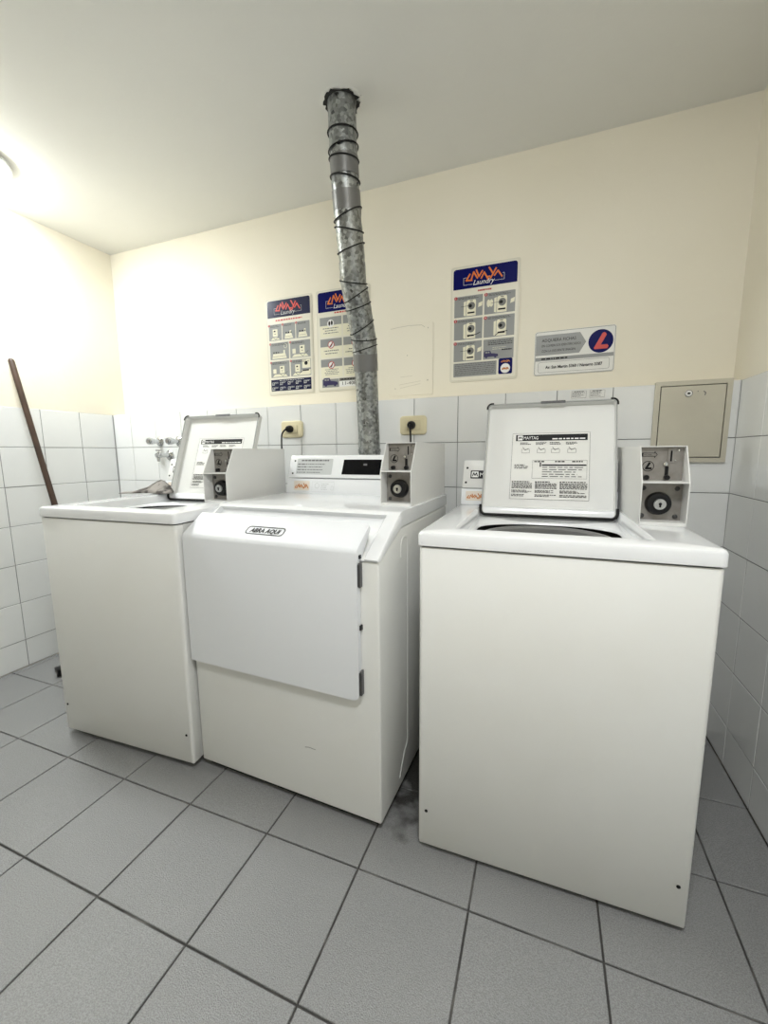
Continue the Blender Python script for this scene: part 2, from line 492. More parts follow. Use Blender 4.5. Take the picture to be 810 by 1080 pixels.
def room():
    fl = struct(MB().box(-0.15, W + 0.15, YF - 0.15, 0.25, -0.12, -0.0045).build('floor', 'floor_grout', smooth=False))
    for x0, x1 in cells(0.001, W - 0.001, 1.2255, 0.2978):
        for y0, y1 in cells(YF + 0.001, -0.001, -0.9969, 0.3013):
            g = 0.0048
            me = tile_mesh(x1 - x0 - g, y1 - y0 - g, 0.008, 0.0012, 'floor_tile')
            o = link('floor_tile', me, None, fl)
            o.location = (x0 + g / 2, y0 + g / 2, -0.008 + random.uniform(-1, 0) * 0.0007)
    # back wall: plaster above, tiled wainscot standing proud below
    wb = struct(MB().box(-0.15, W + 0.15, REC, 0.25, -0.05, H).build('wall_back', 'plaster', smooth=False))
    bk = MB().box(0.0, W, 0.0062, REC + 0.002, 0, ZT - 0.001).build('wainscot_backing', 'grout', wb, smooth=False)
    MB().box(0.0, W, 0.009, REC + 0.002, ZT - 0.0012, ZT + 0.003).build('wainscot_ledge', 'plaster', wb, smooth=False)
    zs = [(max(0, ZT - (j + 1) * TP), ZT - j * TP) for j in range(7)]
    xs = cells(0.0, W, 0.1479, 0.2027)
    wall_tiles(wb, xs, zs, (0, 0.007, 0), (1, 0, 0), (0, -1, 0),
               skip=lambda u0, u1, z0, z1: False)
    wl = struct(MB().box(-0.15, -0.003, YF, REC, -0.05, H).build('wall_left', 'plaster', smooth=False))
    MB().box(-0.004, 0.0062 - 0.007, YF, 0.0062, 0, ZT - 0.001).build('tile_backing', 'grout', wl, smooth=False)
    ys = [(-b, -a) for a, b in cells(0.0, 2.85, 0.2069, 0.2032)]
    wall_tiles(wl, [(-b, -a) for a, b in ys], zs, (-0.0065, 0, 0), (0, -1, 0), (1, 0, 0))
    wr = struct(MB().box(W + 0.003, W + 0.15, YF, REC, -0.05, H).build('wall_right', 'plaster', smooth=False))
    MB().box(W + 0.001, W + 0.004, YF, 0.0062, 0, ZT - 0.001).build('tile_backing', 'grout', wr, smooth=False)
    wall_tiles(wr, [(b, a) for a, b in []] or cells(-2.85, 0.0, -0.195, 0.2031), zs, (W + 0.0065, 0, 0), (0, 1, 0), (-1, 0, 0))
    MB().box(W - 0.0012, W + 0.003, -0.0012, 0.003, 0, ZT - 0.001).build('corner_joint', 'joint', wb, smooth=False)
    MB().box(-0.003, 0.0012, -0.0012, 0.003, 0, ZT - 0.001).build('corner_joint', 'joint', wb, smooth=False)
    struct(MB().box(-0.15, W + 0.15, YF - 0.15, YF, -0.05, H).build('wall_front', 'plaster', smooth=False))
    ce = struct(MB().box(-0.15, W + 0.15, YF - 0.15, 0.25, H, H + 0.12).build('ceiling', 'ceiling', smooth=False))
    # broken plaster round the hole the duct goes up through
    rng = random.Random(3)
    cx, cy = 1.829, -0.402
    def ragged(r, amp, z, n=40, seed=0):
        g = random.Random(seed)
        return [(cx + (r + g.uniform(-amp, amp)) * math.cos(2 * math.pi * k / n), cy + (r + g.uniform(-amp, amp)) * math.sin(2 * math.pi * k / n), z) for k in range(n)]
    MB().loft([ragged(0.050, 0.001, H - 0.0035, seed=1), ragged(0.0605, 0.009, H - 0.0035, seed=2)], False, False).build('painted_gap_ring', 'gap_shade', ce)  # flat dark ring painted for the unlit gap round the duct
    lump = [ragged(0.0590, 0.007, H + 0.0005, seed=4), ragged(0.0605, 0.006, H - 0.0025, seed=5), ragged(0.068, 0.008, H - 0.0015, seed=6), ragged(0.080, 0.012, H + 0.001, seed=7)]
    MB().loft(lump, False, False).build('plaster_patch', 'ceiling', ce)
    # painted-over outline of a plate that was taken off the wall
    pl = Plane((1.818, REC, 1.388), (1, 0, 0), (0, 0, 1))
    b = MB().extrude(rrect(1.818, 2.038, 1.388, 1.712, 0.006, k=3), 'y', REC - 0.0025, REC + 0.001).build('painted_over_plate', 'plaster', wb, bevel=0.001, seg=1)
    ik = Ink(pl, 0.0032)
    ik.stroke([(0.012, 0.312), (0.05, 0.316), (0.105, 0.319), (0.165, 0.315), (0.18, 0.305)], 0.0022)
    ik.stroke([(0.055, 0.052), (0.16, 0.064)], 0.0014).stroke([(0.06, 0.036), (0.16, 0.052)], 0.0014)
    ik.stroke([(0.06, 0.088), (0.12, 0.090)], 0.0012)
    ik.disc(0.195, 0.066, 0.004, 8).disc(0.095, 0.185, 0.003, 8).disc(0.034, 0.035, 0.003, 8).disc(0.196, 0.300, 0.003, 8)
    ik.build('scuff_mark', 'putty', b)


room()


# ------------------------------------------------------------------ coin box (part of each machine), local frame of its machine
def coin_box(parent, u0, z0, vf, rng):
    w, h = 0.110, 0.2110
    zm, vt, vr = z0 + 0.1150, vf + 0.053, vf + 0.418
    z1 = z0 + h
    t = 0.0028
    prof = [(vf, z0), (vr, z0), (vr, z1), (vt, z1), (vf, zm)]
    case = MB()
    case.extrude(prof, 'x', u0, u0 + t).extrude(prof, 'x', u0 + w - t, u0 + w)
    case.box(u0 + t, u0 + w - t, vt, vr, z1 - t, z1)
    case.box(u0 + t, u0 + w - t, vf, vr, z0, z0 + 0.009)
    case.box(u0 + t, u0 + w - t, vr - t, vr, z0 + 0.009, z1 - t)
    c = case.build('coin_box', 'case', parent, bevel=0.0007, seg=1)
    MB().box(u0 + t, u0 + w - t, vf + 0.0005, vf + 0.09, zm - 0.0018, zm + 0.0018).build('divider_shelf', 'case', c)
    # upper coin plate
    vp = vf + 0.066
    a0, a1 = u0 + t + 0.0004, u0 + w - t - 0.0004
    MB().box(a0, a1, vp, vp + 0.004, zm + 0.002, z1 - t - 0.0004).build('coin_plate', 'steel', c)
    pl = Plane((a0, vp, zm + 0.002), (1, 0, 0), (0, 0, 1))
    pw, ph = a1 - a0, z1 - t - zm - 0.0024
    ik = Ink(pl, 0.0008)
    x0, x1, yc = pw * 0.05, pw * 0.40, ph * 0.78
    ik.stroke([(x0, yc + 0.0045), (x1 - 0.006, yc + 0.0045), (x1 - 0.006, yc + 0.008), (x1, yc), (x1 - 0.006, yc - 0.008), (x1 - 0.006, yc - 0.0045), (x0, yc - 0.0045)], 0.0013)
    ik.rect(x0 - 0.001, yc - 0.0055, x0 + 0.003, yc + 0.0055)
    ik.text('FICHA', x0 + 0.005, yc - 0.0021, 0.0058, width=0.018)
    cx, cy, r = pw * 0.21, ph * 0.43, 0.0145
    ik.annulus(cx, cy, r - 0.0018, r, 24)
    ik.stroke([(cx + 0.003, cy + 0.0085), (cx - 0.0045, cy - 0.006), (cx + 0.007, cy - 0.006)], 0.0056)
    ik.fine = True
    ik.build('printed_mark', 'ink', c)
    k = MB().box(a0 + pw * 0.64, a0 + pw * 0.80, vp - 0.003, vp - 0.0002, zm + ph * 0.55, z1 - 0.006).build('slot_plate', 'steel', c, bevel=0.0006, seg=1)
    Ink(Plane((a0, vp - 0.003, zm), (1, 0, 0), (0, 0, 1)), 0.0007).rect(pw * 0.695, ph * 0.60, pw * 0.735, ph * 0.92).build('coin_slot', 'ink', c)
    MB().lathe([(0.0001, -0.0075), (0.0050, -0.0065), (0.0058, -0.003), (0.0058, 0)], (a0 + pw * 0.60, vp, zm + ph * 0.52), 'y', 14).build('coin_return_button', 'chrome', c)
    MB().box(a0 + pw * 0.60, a0 + pw * 0.68, vp - 0.0028, vp - 0.0002, zm + 0.010, zm + ph * 0.45).build('coin_slide', 'black', c, bevel=0.0006, seg=1)
    for fx in (0.15, 0.62):
        MB().lathe([(0.0001, -0.012), (0.0066, -0.011), (0.0074, -0.004), (0.0074, 0)], (a0 + pw * (fx + 0.03), vp, zm + 0.0105), 'y', 12).build('slide_knob', 'black', c)
    for sx, sz in ((0.93, 0.93), (0.86, 0.63)):
        MB().lathe([(0.0001, -0.0016), (0.0022, -0.0012), (0.0026, 0)], (a0 + pw * sx * 0.95, vp, zm + ph * sz), 'y', 10).build('screw', 'chrome', c)
    # lower lock plate
    vq = vf + 0.050
    MB().box(a0, a1, vq, vq + 0.004, z0 + 0.0095, zm - 0.0020).build('lock_plate', 'steel', c)
    lx, lz = u0 + w * 0.47, z0 + 0.055
    MB().lathe([(0.0315, 0), (0.0315, -0.006), (0.0285, -0.018), (0.020, -0.020), (0.0165, -0.0195), (0.0001, -0.0195)], (lx, vq - 0.0002, lz), 'y', 28).build('lock_barrel', 'black', c)
    MB().lathe([(0.0160, 0), (0.0160, -0.006), (0.0142, -0.0085), (0.0001, -0.0085)], (lx, vq - 0.0198, lz), 'y', 20).build('lock_cylinder', 'chrome', c)
    Ink(Plane((lx, vq - 0.0283, lz), (1, 0, 0), (0, 0, 1)), 0.0008).disc(0, 0.001, 0.0038, 10).rect(-0.0022, -0.008, 0.0022, 0.001).build('keyhole', 'ink', c)
    for sx in (-1, 1):
        for sz in (-1, 1):
            MB().lathe([(0.0001, -0.0055), (0.0035, -0.0050), (0.0058, -0.003), (0.0066, 0)], (u0 + w / 2 + sx * 0.0395, vq, z0 + 0.058 + sz * 0.0385), 'y', 12).build('bolt', 'basket', c)
    return c


def jag_logo(ik, X, Y, w, h, tw):
    """zigzag lettering LAVA-YA inside a box at X,Y sized w x h"""
    P = lambda pts: [(X + x * w, Y + y * h) for x, y in pts]
    for pts in ([(0.10, 0.52), (0.005, 0.06), (0.175, 0.03)], [(0.165, 0.16), (0.225, 0.63), (0.335, 0.12)],
                [(0.30, 0.83), (0.375, 0.25), (0.475, 0.70)], [(0.455, 0.09), (0.53, 0.53), (0.635, -0.06)], [(0.64, 0.13), (0.69, 0.15)],
                [(0.655, 0.93), (0.75, 0.43)], [(0.845, 0.80), (0.70, -0.06)], [(0.81, 0.14), (0.895, 0.60), (1.0, 0.00)]):
        ik.stroke(P(pts), tw)
    return ik


def sticker(parent, pl, x, y, w, h, cut=1.0):
    MBs = Ink(pl, 0.0006).rr(x, y, x + w, y + h, 0.003)
    o = MBs.build('brand_sticker', 'sticker', parent)
    ik = Ink(pl, 0.0010)
    jag_logo(ik, x + w * 0.08, y + h * 0.25, w * 0.84, h * 0.52, h * 0.10)
    ik.build('sticker_lettering', 'rust', o)


# ------------------------------------------------------------------ top-loading washer
def washer(loc, rz, label, zo, coin_u):
    t = thing('washing_machine', label, 'washing machine', loc, rz, 'coin-operated top-loading washers')
    w, d = 0.646, 0.690
    zb, zs, zt = 0.014 + zo, 0.8770 + zo, 0.9180 + zo
    # cabinet: wrapped front panel and the body behind it
    pr = rrect(0, w, 0.0, 0.080, 0.013, k=5)
    fp = [p for p in pr]
    prof = [(0.0, 0.034), (0.0, 0.013)] + [(0.013 - 0.013 * math.cos(a), 0.013 - 0.013 * math.sin(a)) for a in [math.radians(15 * i) for i in range(1, 7)]]
    prof += [(w - 0.013 + 0.013 * math.sin(a), 0.013 - 0.013 * math.cos(a)) for a in [math.radians(15 * i) for i in range(0, 6)]] + [(w, 0.013), (w, 0.034)]
    fr = MB()
    ins = lambda q: [(min(max(x, 0.003), w - 0.003), max(y, 0.003)) for x, y in q]
    fr.loft([[(x, y, zb + 0.0) for x, y in ins(prof)], [(x, y, zb + 0.004) for x, y in prof], [(x, y, zs - 0.004) for x, y in prof], [(x, y, zs) for x, y in ins(prof)]])
    fr.build('front_panel', 'cabinet', t)
    Q = lambda x0, x1, y0, y1, z: [(x0, y0, z), (x1, y0, z), (x1, y1, z), (x0, y1, z)]
    MB().loft([Q(0.012, w - 0.012, 0.045, d - 0.012, zb + 0.016), Q(0.012, w - 0.012, 0.045, d - 0.012, zs - 0.001), Q(0.001, w - 0.001, 0.0355, d, zs), Q(0.001, w - 0.001, 0.0355, d, zb + 0.004)]).build('cabinet', 'cabinet', t, smooth=False)
    MB().loft([Q(0.030, w - 0.030, 0.040, d - 0.03, zs + 0.006), Q(0.030, w - 0.030, 0.040, d - 0.03, zs + 0.0005), Q(0.008, w - 0.008, 0.010, d - 0.01, zs + 0.0005), Q(0.008, w - 0.008, 0.010, d - 0.01, zs + 0.006)], False, False).build('shadow_gap', 'gap_shade', t, smooth=False)
    for x in (0.024, w - 0.024):
        MB().lathe([(0.0045, 0), (0.0045, -0.0012), (0.0030, -0.0022), (0.0001, -0.0022)], (x, 0, zb + 0.108), 'y', 12).build('panel_screw', 'black', t)
    for x in (0.05, w - 0.05):
        for y in (0.05, d - 0.06):
            MB().lathe([(0.018, 0.0), (0.018, 0.006), (0.009, 0.008), (0.009, zb + 0.006)], (x, y, 0.0), 'z', 12).build('foot', 'rubber', t)
    # top cover with a recessed lid well and the wash opening
    k = 7
    R = lambda x0, x1, y0, y1, rx, ry, z: [(x, y, z) for x, y in rrect(x0, x1, y0, y1, rx, ry, k)]
    o = -0.004
    ux0, ux1, vx0, vx1 = 0.080, 0.531, 0.070, 0.535
    tc = MB()
    tc.loft([R(o + .006, w - o - .006, o + .006, d, .012, .012, zs + .003),
             R(o, w - o, o, d + .004, .016, .016, zs + .005), R(o, w - o, o, d + .004, .016, .016, zt - .009),
             R(o + .003, w - o - .003, o + .003, d + .001, .016, .016, zt - .003), R(o + .010, w - o - .010, o + .010, d - .006, .012, .012, zt),
             R(ux0 - .004, ux1 + .004, vx0 - .004, vx1 + .004, .012, .012, zt), R(ux0, ux1, vx0, vx1, .010, .010, zt - .004),
             R(ux0 + .004, ux1 - .004, vx0 + .004, vx1 - .004, .010, .010, zt - .034),
             R(ux0 + .018, ux1 - .018, vx0 + .012, vx1 - .085, .17, .11, zt - .034), R(ux0 + .023, ux1 - .023, vx0 + .017, vx1 - .090, .17, .11, zt - .039),
             R(ux0 + .024, ux1 - .024, vx0 + .018, vx1 - .091, .17, .11, zt - .043)], False, False)
    tc.build('top_cover', 'enamel', t)
    # tub and basket seen through the opening
    c = (0.305, 0.262, 0)
    MB().lathe([(0.246, zt - .046), (0.246, zt - .46), (0.001, zt - .47)], c, 'z', 40, False).build('tub_shade_lining', 'gap_shade', t)  # added dark lining; the tub's unlit depth is put into its colour
    MB().lathe([(0.190, zt - .110), (0.190, zt - .052), (0.185, zt - .046), (0.178, zt - .046), (0.172, zt - .053), (0.170, zt - .105)], c, 'z', 40, False).build('tub_ring', 'tub', t)
    MB().lathe([(0.172, zt - .100), (0.196, zt - .16), (0.200, zt - .40), (0.18, zt - .45), (0.001, zt - .45)], c, 'z', 40, False).build('wash_basket', 'basket', t)
    MB().lathe([(0.12, zt - .449), (0.07, zt - .40), (0.045, zt - .25), (0.040, zt - .15), (0.025, zt - .14), (0.001, zt - .14)], c, 'z', 24, False).build('agitator', 'tub', t)
    # open lid: pan shaped, underside faces the room
    lt = bpy.data.objects.new('lid', None)
    lw, ll, dp = 0.440, 0.430, 0.030
    lu = 0.0855
    ang = math.atan2(0.150, 0.402)
    B = Vector((0, math.sin(ang), math.cos(ang)))
    A = Vector((1, 0, 0))
    N = A.cross(B)
    O = Vector((lu, 0.514, zt - 0.0235))
    LP = lambda x, y, hh: tuple(O + A * x + B * y + N * hh)
    RR = lambda e, r, hh: [LP(x, y, hh) for x, y in rrect(e, lw - e, e, ll - e, r, k=6)]
    lid = MB().loft([RR(0.004, .012, -dp), RR(0.0, .016, -dp + .004), RR(0.0, .016, -.003), RR(0.0055, .014, -.003), RR(0.0075, .012, -.0255), RR(0.014, .012, -.0265)])
    lid = lid.build('lid', 'lid_in', t)
    bpy.data.objects.remove(lt)
    MB().loft([RR(0.0004, .016, -.0028), RR(0.0012, .016, 0.0), RR(0.0045, .014, 0.0), RR(0.0052, .014, -.002), RR(0.0072, .012, -.0250)], False, False).build('lid_rim', 'rim_shade', lid)  # lip of the white lid, its inner shade painted as grey
    # rubber bumpers in the corners and the seal along the hinge edge
    for sx in (0, 1):
        arc = [(0.016 - 0.0165 * math.cos(a), ll - 0.016 + 0.0165 * math.sin(a)) for a in [math.radians(15 * i) for i in range(0, 7)]]
        arc = [(-0.0005, ll - 0.022)] + arc + [(0.022, ll + 0.0005)]
        MB().tube([LP(lw - x if sx else x, y, 0.0) for x, y in arc], 0.0032, 8).build('corner_bumper', 'rubber', lid)
    pts = [(-.001, .035), (-.001, .016), (.004, .005), (.014, -.001), (lw - .014, -.001), (lw - .004, .005), (lw + .001, .016), (lw + .001, .035)]
    MB().tube([LP(x, y, 0.0005) for x, y in pts], 0.0052, 8).build('hinge_seal', 'rubber', lid)
    m = MB().add([LP(x, y, hh) for hh in (-.001, .003) for x, y in ((lw * .43, ll - .008), (lw * .62, ll - .008), (lw * .62, ll + .0012), (lw * .43, ll + .0012))],
                 [(0, 3, 2, 1), (4, 5, 6, 7), (0, 1, 5, 4), (1, 2, 6, 5), (2, 3, 7, 6), (3, 0, 4, 7)])
    m.build('finger_grip', 'fade', lid, bevel=0.001, seg=1)
    # printed instructions
    pl = Plane(LP(0.096, 0.066, -.0265), A, B)
    LWd, LH = 0.262, 0.252
    Ink(pl, 0.0006).rect(0, 0, LWd, LH).build('instruction_label', 'paper', lid)
    rng = random.Random(21)
    ik = Ink(pl, 0.0011)
    ik.frame(0, 0, LWd, LH, 0.001, 0.0008)
    ik.rect(0.012, LH - 0.030, LWd - 0.008, LH - 0.006)
    for i, x in enumerate((0.034, 0.088, 0.136, 0.190)):
        ik.bars(x - 0.006, LH - 0.047, x + 0.034, LH - 0.036, 3 if i in (1, 3) else 2, rng, 0.55, 'l', 0.14)
        ik.frame(x, LH - 0.077, x + 0.028, LH - 0.062, 0.001, 0.0009)
        ik.stroke([(x + 0.004, LH - 0.055), (x + 0.012, LH - 0.066), (x + 0.024, LH - 0.060)], 0.0016)
    ik.frame(0.074, 0.078, LWd - 0.008, 0.147, 0.001, 0.0007)
    for x in (0.080, 0.150, 0.206): ik.bars(x, 0.139, x + 0.034, 0.144, 1, rng, 0.9, 'j', 0.3)
    ik.rect(0.106, 0.126, LWd - 0.010, 0.131)
    ik.rect(0.099, 0.122, 0.1035, 0.138)
    for r in range(5): ik.bars(0.108, 0.117 - r * 0.0085, LWd - 0.012, 0.121 - r * 0.0085, 1, rng, 0.6, 'l', 0.16)
    ik.bars(0.012, 0.112, 0.064, 0.130, 3, rng, 0.45, 'l', 0.2)
    for x0, x1 in ((0.006, 0.076), (0.086, 0.158), (0.168, LWd - 0.006)):
        ik.rect(x0, 0.062, x0 + 0.005, 0.067)
        ik.bars(x0 + 0.008, 0.061, x1, 0.067, 1, rng, 0.6, 'l', 0.12)
        ik.bars(x0, 0.038, x1, 0.060, 5, rng, 0.55, 'j', 0.11)
        ik.bars(x0, 0.023, x1, 0.034, 3, rng, 0.55, 'l', 0.11)
        ik.bars(x0, 0.008, x1, 0.018, 2, rng, 0.5, 'l', 0.11)
    ik.build('label_printing', 'ink', lid)
    wk = Ink(pl, 0.0016)
    Ink(pl, 0.0016).rr(0.018, LH - 0.0275, 0.036, LH - 0.0085, 0.002).build('label_emblem_box', 'white', lid)
    wk.text('MAYTAG', 0.039, LH - 0.0245, 0.0175, width=0.050)
    wk.bars(0.138, LH - 0.026, LWd - 0.014, LH - 0.021, 1, rng, 0.9, 'j', 0.13)
    wk.build('label_reversed_lettering', 'white', lid)
    bk = Ink(pl, 0.0020)
    bk.stroke([(0.021, LH - 0.022), (0.024, LH - 0.014), (0.027, LH - 0.021), (0.030, LH - 0.014), (0.033, LH - 0.022)], 0.0024)
    bk.build('label_emblem', 'ink', lid)
    # control console behind the lid
    cu1 = coin_u - 0.004
    MB().extrude([(0.578, zt), (0.672, zt), (0.672, zt + .060), (0.588, zt + .060)], 'x', 0.002, cu1).build('console_base', 'enamel', t, bevel=0.003)
    MB().extrude([(0.594, zt + .062), (0.672, zt + .062), (0.672, zt + .166), (0.630, zt + .166)], 'x', 0.003, cu1).build('console', 'case', t, bevel=0.005)
    s = math.atan2(0.036, 0.104)
    Bv = Vector((0, math.sin(s), math.cos(s)))
    Nc = A.cross(Bv)
    pl = Plane(Vector((0.003, 0.594, zt + .062)) + Nc * 0.0002, A, Bv)
    for y in (0.022, 0.080):
        MB().lathe([(0.0042, 0.004), (0.0042, -0.0010), (0.0001, -0.0018)], tuple(pl.p(0.014 if y < 0.05 else 0.016, y, 0.0)), 'y', 10).build('console_screw', 'black', t)
    Ink(pl, 0.0006).rr(0.030, 0.038, 0.155, 0.070, 0.003).build('name_badge', 'black', t)
    Ink(pl, 0.0011).rr(0.034, 0.043, 0.060, 0.066, 0.003).build('badge_emblem_box', 'white', t)
    wk = Ink(pl, 0.0011)
    wk.text('MAYTAG', 0.064, 0.0465, 0.0215, width=0.082)
    wk.build('badge_lettering', 'white', t)
    Ink(pl, 0.0015).stroke([(0.038, 0.048), (0.042, 0.060), (0.047, 0.050), (0.052, 0.060), (0.056, 0.048)], 0.0034).build('badge_emblem', 'ink', t)
    s = math.atan2(0.010, 0.060)
    sticker(t, Plane((0.002, 0.578, zt), A, Vector((0, math.sin(s), math.cos(s)))), 0.018, 0.016, 0.074, 0.036)
    coin_box(t, coin_u, zt, 0.272, rng)
    return t


washer((2.2525, -0.8785, 0), math.radians(0.45), 'white washer with open lid standing right of the dryer, nearest the tiled corner', 0.0, 0.5385)
washer((0.7800, -0.9060, 0), math.radians(2.2), 'white washer with open lid left of the dryer, below the wall taps', 0.0095, 0.5260)


# ------------------------------------------------------------------ dryer
def dryer(loc, rz):
    t = thing('tumble_dryer', 'white front-loading dryer with slanted door between the two washers', 'dryer', loc, rz)
    u0, w, d = 0.015, 0.7215, 0.700
    zb, zf, ztop, vb = 0.024, 0.829, 0.940, 0.165
    # body sides follow the slanted top
    prof = [(0.0, zb), (d, zb), (d, 0.898), (vb + 0.004, 0.892), (0.0, zf - 0.004)]
    body = MB().extrude(prof, 'x', u0, w)
    body.build('cabinet', 'cabinet', t, bevel=0.007, seg=3)
    MB().box(u0 + 0.02, w - 0.02, 0.02, d - 0.02, 0.002, zb + 0.004).build('plinth', 'rubber', t)
    for x in (u0 + 0.05, w - 0.05):
        for y in (0.05, d - 0.06):
            MB().lathe([(0.018, 0.0), (0.018, 0.008), (0.010, 0.010), (0.010, zb + 0.002)], (x, y, 0.0), 'z', 12).build('foot', 'rubber', t)
    # pressed bead on the right side
    bead = [(w + 0.0002, y, z) for y, z in [(0.150, 0.060)] + [(0.225 - 0.03 + 0.03 * math.sin(a), 0.10 + 0.06 - 0.03 * math.cos(a)) for a in [math.radians(15 * i) for i in range(0, 7)]]
            + [(0.225, 0.80)] + [(0.195 + 0.03 * math.cos(a), 0.83 + 0.03 * math.sin(a)) for a in [math.radians(18 * i) for i in range(0, 11)]] + [(0.165, 0.80)]]
    MB().tube(bead, 0.0016, 6).build('pressed_bead', 'cabinet', t)
    # sloping top cover: outer level right of the door, door sits in a shallow well
    nv, nz = -(ztop - zf), (vb + 0.0)
    L = math.hypot(nv, nz); nv, nz = nv / L, nz / L            # outward normal of the slope in (v,z)
    def sect(u, dep, zt_=ztop):
        s0, s1 = (-0.006, zf + 0.002), (vb - 0.012, ztop - 0.010)
        a = (s0[0] - nv * dep, s0[1] - nz * dep)
        b = (s1[0] - nv * dep, s1[1] - nz * dep)
        return [(u, *q) for q in [(0.010, zf - 0.004), (s0[0] + 0.002, zf - 0.003), a, b, s1, (vb - 0.002, ztop - 0.003), (vb + 0.014, ztop), (d - 0.004, ztop + 0.001), (d, ztop - 0.004), (d, 0.900), (vb + 0.006, 0.894)]]
    dep = 0.016
    rings = [sect(u0 - 0.0005, 0.006), sect(u0 + 0.003, 0.001), sect(u0 + 0.006, 0), sect(u0 + 0.012, 0), sect(u0 + 0.016, dep), sect(w - 0.056, dep), sect(w - 0.045, dep * 0.6), sect(w - 0.040, 0), sect(w - 0.006, 0), sect(w - 0.002, 0.001), sect(w + 0.001, 0.006)]
    MB().loft(rings).build('top_cover', 'enamel', t)
    # door: flat lower leaf and sloping upper leaf in one shell
    dz0, dz1 = 0.418, 0.857
    du0, du1 = u0 + 0.002, 0.666
    sl = Vector((vb, ztop - zf)); sl.normalize()
    thick = 0.020
    def door_sec(u, e=0.0, sh=0.0):
        sl_len = 0.098 - sh * 0.9
        fr = [(-thick + e, dz0 + sh), (-thick + e, dz1 - 0.012), (-thick + e + 0.002, dz1 - 0.003), (-thick + e + 0.008, dz1 + 0.005)]
        top = (fr[-1][0] + sl.x * sl_len, fr[-1][1] + sl.y * sl_len)
        fr += [top, (top[0] + 0.006, top[1] + 0.001), (top[0] + 0.012, top[1] - 0.006)]
        bk = [(0.012, zf + 0.004), (-0.003, zf - 0.006), (-0.003, dz0 + sh)]
        return [(u, *q) for q in fr + bk]
    r = 0.022
    secs = [door_sec(du0, 0.005), door_sec(du0 + 0.003, 0.001), door_sec(du0 + 0.008)]
    secs += [door_sec(du1 - r + r * math.sin(a), 0.0 if i < 6 else 0.003, r - r * math.cos(a)) for i, a in enumerate([math.radians(15 * i) for i in range(0, 7)])]
    dr = MB().loft(secs).build('door', 'enamel_door', t)
    Bv = Vector((0, sl.x, sl.y))
    A = Vector((1, 0, 0))
    pl = Plane((0, -thick + 0.008, dz1 + 0.005), A, Bv)
    ik = Ink(pl, 0.0015)
    ik.frame(0.262, 0.018, 0.405, 0.052, 0.012, 0.0030)
    ik.text('ABRA AQUI', 0.3335, 0.0265, 0.0245, 'CENTER', 0.15, width=0.112, bold=0.0009)
    ik.build('door_lettering', 'ink', dr)
    for z0, z1 in ((0.752, 0.822), (0.434, 0.508)):
        h = MB().box(du1 + 0.0005, du1 + 0.0065, -0.016, -0.0005, z0, z1)
        h.build('hinge', 'fade', t, bevel=0.001, seg=1)
        MB().tube([(du1 + 0.0035, -0.017, z0 + 0.004), (du1 + 0.0035, -0.017, z1 - 0.004)], 0.0040, 8).build('hinge_pin', 'basket', t)
    MB().box(du1 + 0.0005, du1 + 0.005, -0.012, -0.0005, 0.628, 0.642).build('door_stop', 'black', t)
    MB().box(du1 - 0.004, du1 + 0.004, -0.010, -0.0005, 0.832, 0.842).build('door_stop', 'black', t)
    Ink(Plane((0, -0.0001, 0), A, (0, 0, 1)), 0.0006).stroke([(0.462, 0.2035), (0.476, 0.2065), (0.500, 0.2050)], 0.0016).build('paint_scratch', 'fade', t)
    # console
    z0 = ztop
    cu1 = 0.594
    MB().extrude([(0.560, z0), (0.668, z0), (0.668, z0 + .066), (0.572, z0 + .066)], 'x', u0 + 0.002, cu1).build('console_base', 'enamel', t, bevel=0.003)
    MB().extrude([(0.566, z0 + .069), (0.668, z0 + .069), (0.668, z0 + .168), (0.600, z0 + .168)], 'x', u0 + 0.004, cu1).build('console', 'enamel', t, bevel=0.007, seg=3)
    s = math.atan2(0.034, 0.099)
    Bc = Vector((0, math.sin(s), math.cos(s)))
    pl = Plane((0, 0.566, z0 + .069), A, Bc)
    rng = random.Random(5)
    Ink(pl, 0.0006).rr(0.062, 0.016, 0.246, 0.088, 0.004).build('rate_label', 'silver', t)
    ik = Ink(pl, 0.0011)
    ik.bars(0.085, 0.076, 0.226, 0.083, 1, rng, 0.9, 'j', 0.09)
    for k in range(4):
        ik.bars(0.068, 0.060 - k * 0.0125, 0.116, 0.065 - k * 0.0125, 1, rng, 0.9, 'j', 0.3)
        ik.bars(0.120, 0.0605 - k * 0.0125, 0.232, 0.0645 - k * 0.0125, 1, rng, 0.8, 'l', 0.09)
    ik.build('label_printing', 'fade', t)
    MB().add([pl.p(x, y, h) for h in (-0.002, 0.0012) for x, y in ((0.296, 0.018), (0.474, 0.018), (0.476, 0.084), (0.300, 0.084))],
             [(0, 3, 2, 1), (4, 5, 6, 7), (0, 1, 5, 4), (1, 2, 6, 5), (2, 3, 7, 6), (3, 0, 4, 7)]).build('display_window', 'screen', t)
    Ink(pl, 0.0016).rect(0.395, 0.058, 0.412, 0.066).build('display_marking', 'fade', t)
    Ink(pl, 0.0007).rr(0.486, 0.060, 0.510, 0.088, 0.002).build('small_grey_label', 'silver', t)
    ik = Ink(pl, 0.0012)
    ik.rect(0.489, 0.066, 0.507, 0.071).rect(0.489, 0.076, 0.507, 0.084)
    ik.build('small_label_printing', 'fade', t)
    for x, y in ((0.046, 0.020), (0.050, 0.078), (0.500, 0.020), (0.502, 0.046)):
        MB().lathe([(0.0042, 0.004), (0.0042, -0.0010), (0.0001, -0.0018)], tuple(pl.p(x, y, 0.0)), 'y', 10).build('console_screw', 'black', t)
    s = math.atan2(0.012, 0.066)
    pb = Plane((0, 0.560, z0), A, Vector((0, math.sin(s), math.cos(s))))
    sticker(t, pb, 0.055, 0.014, 0.082, 0.042)
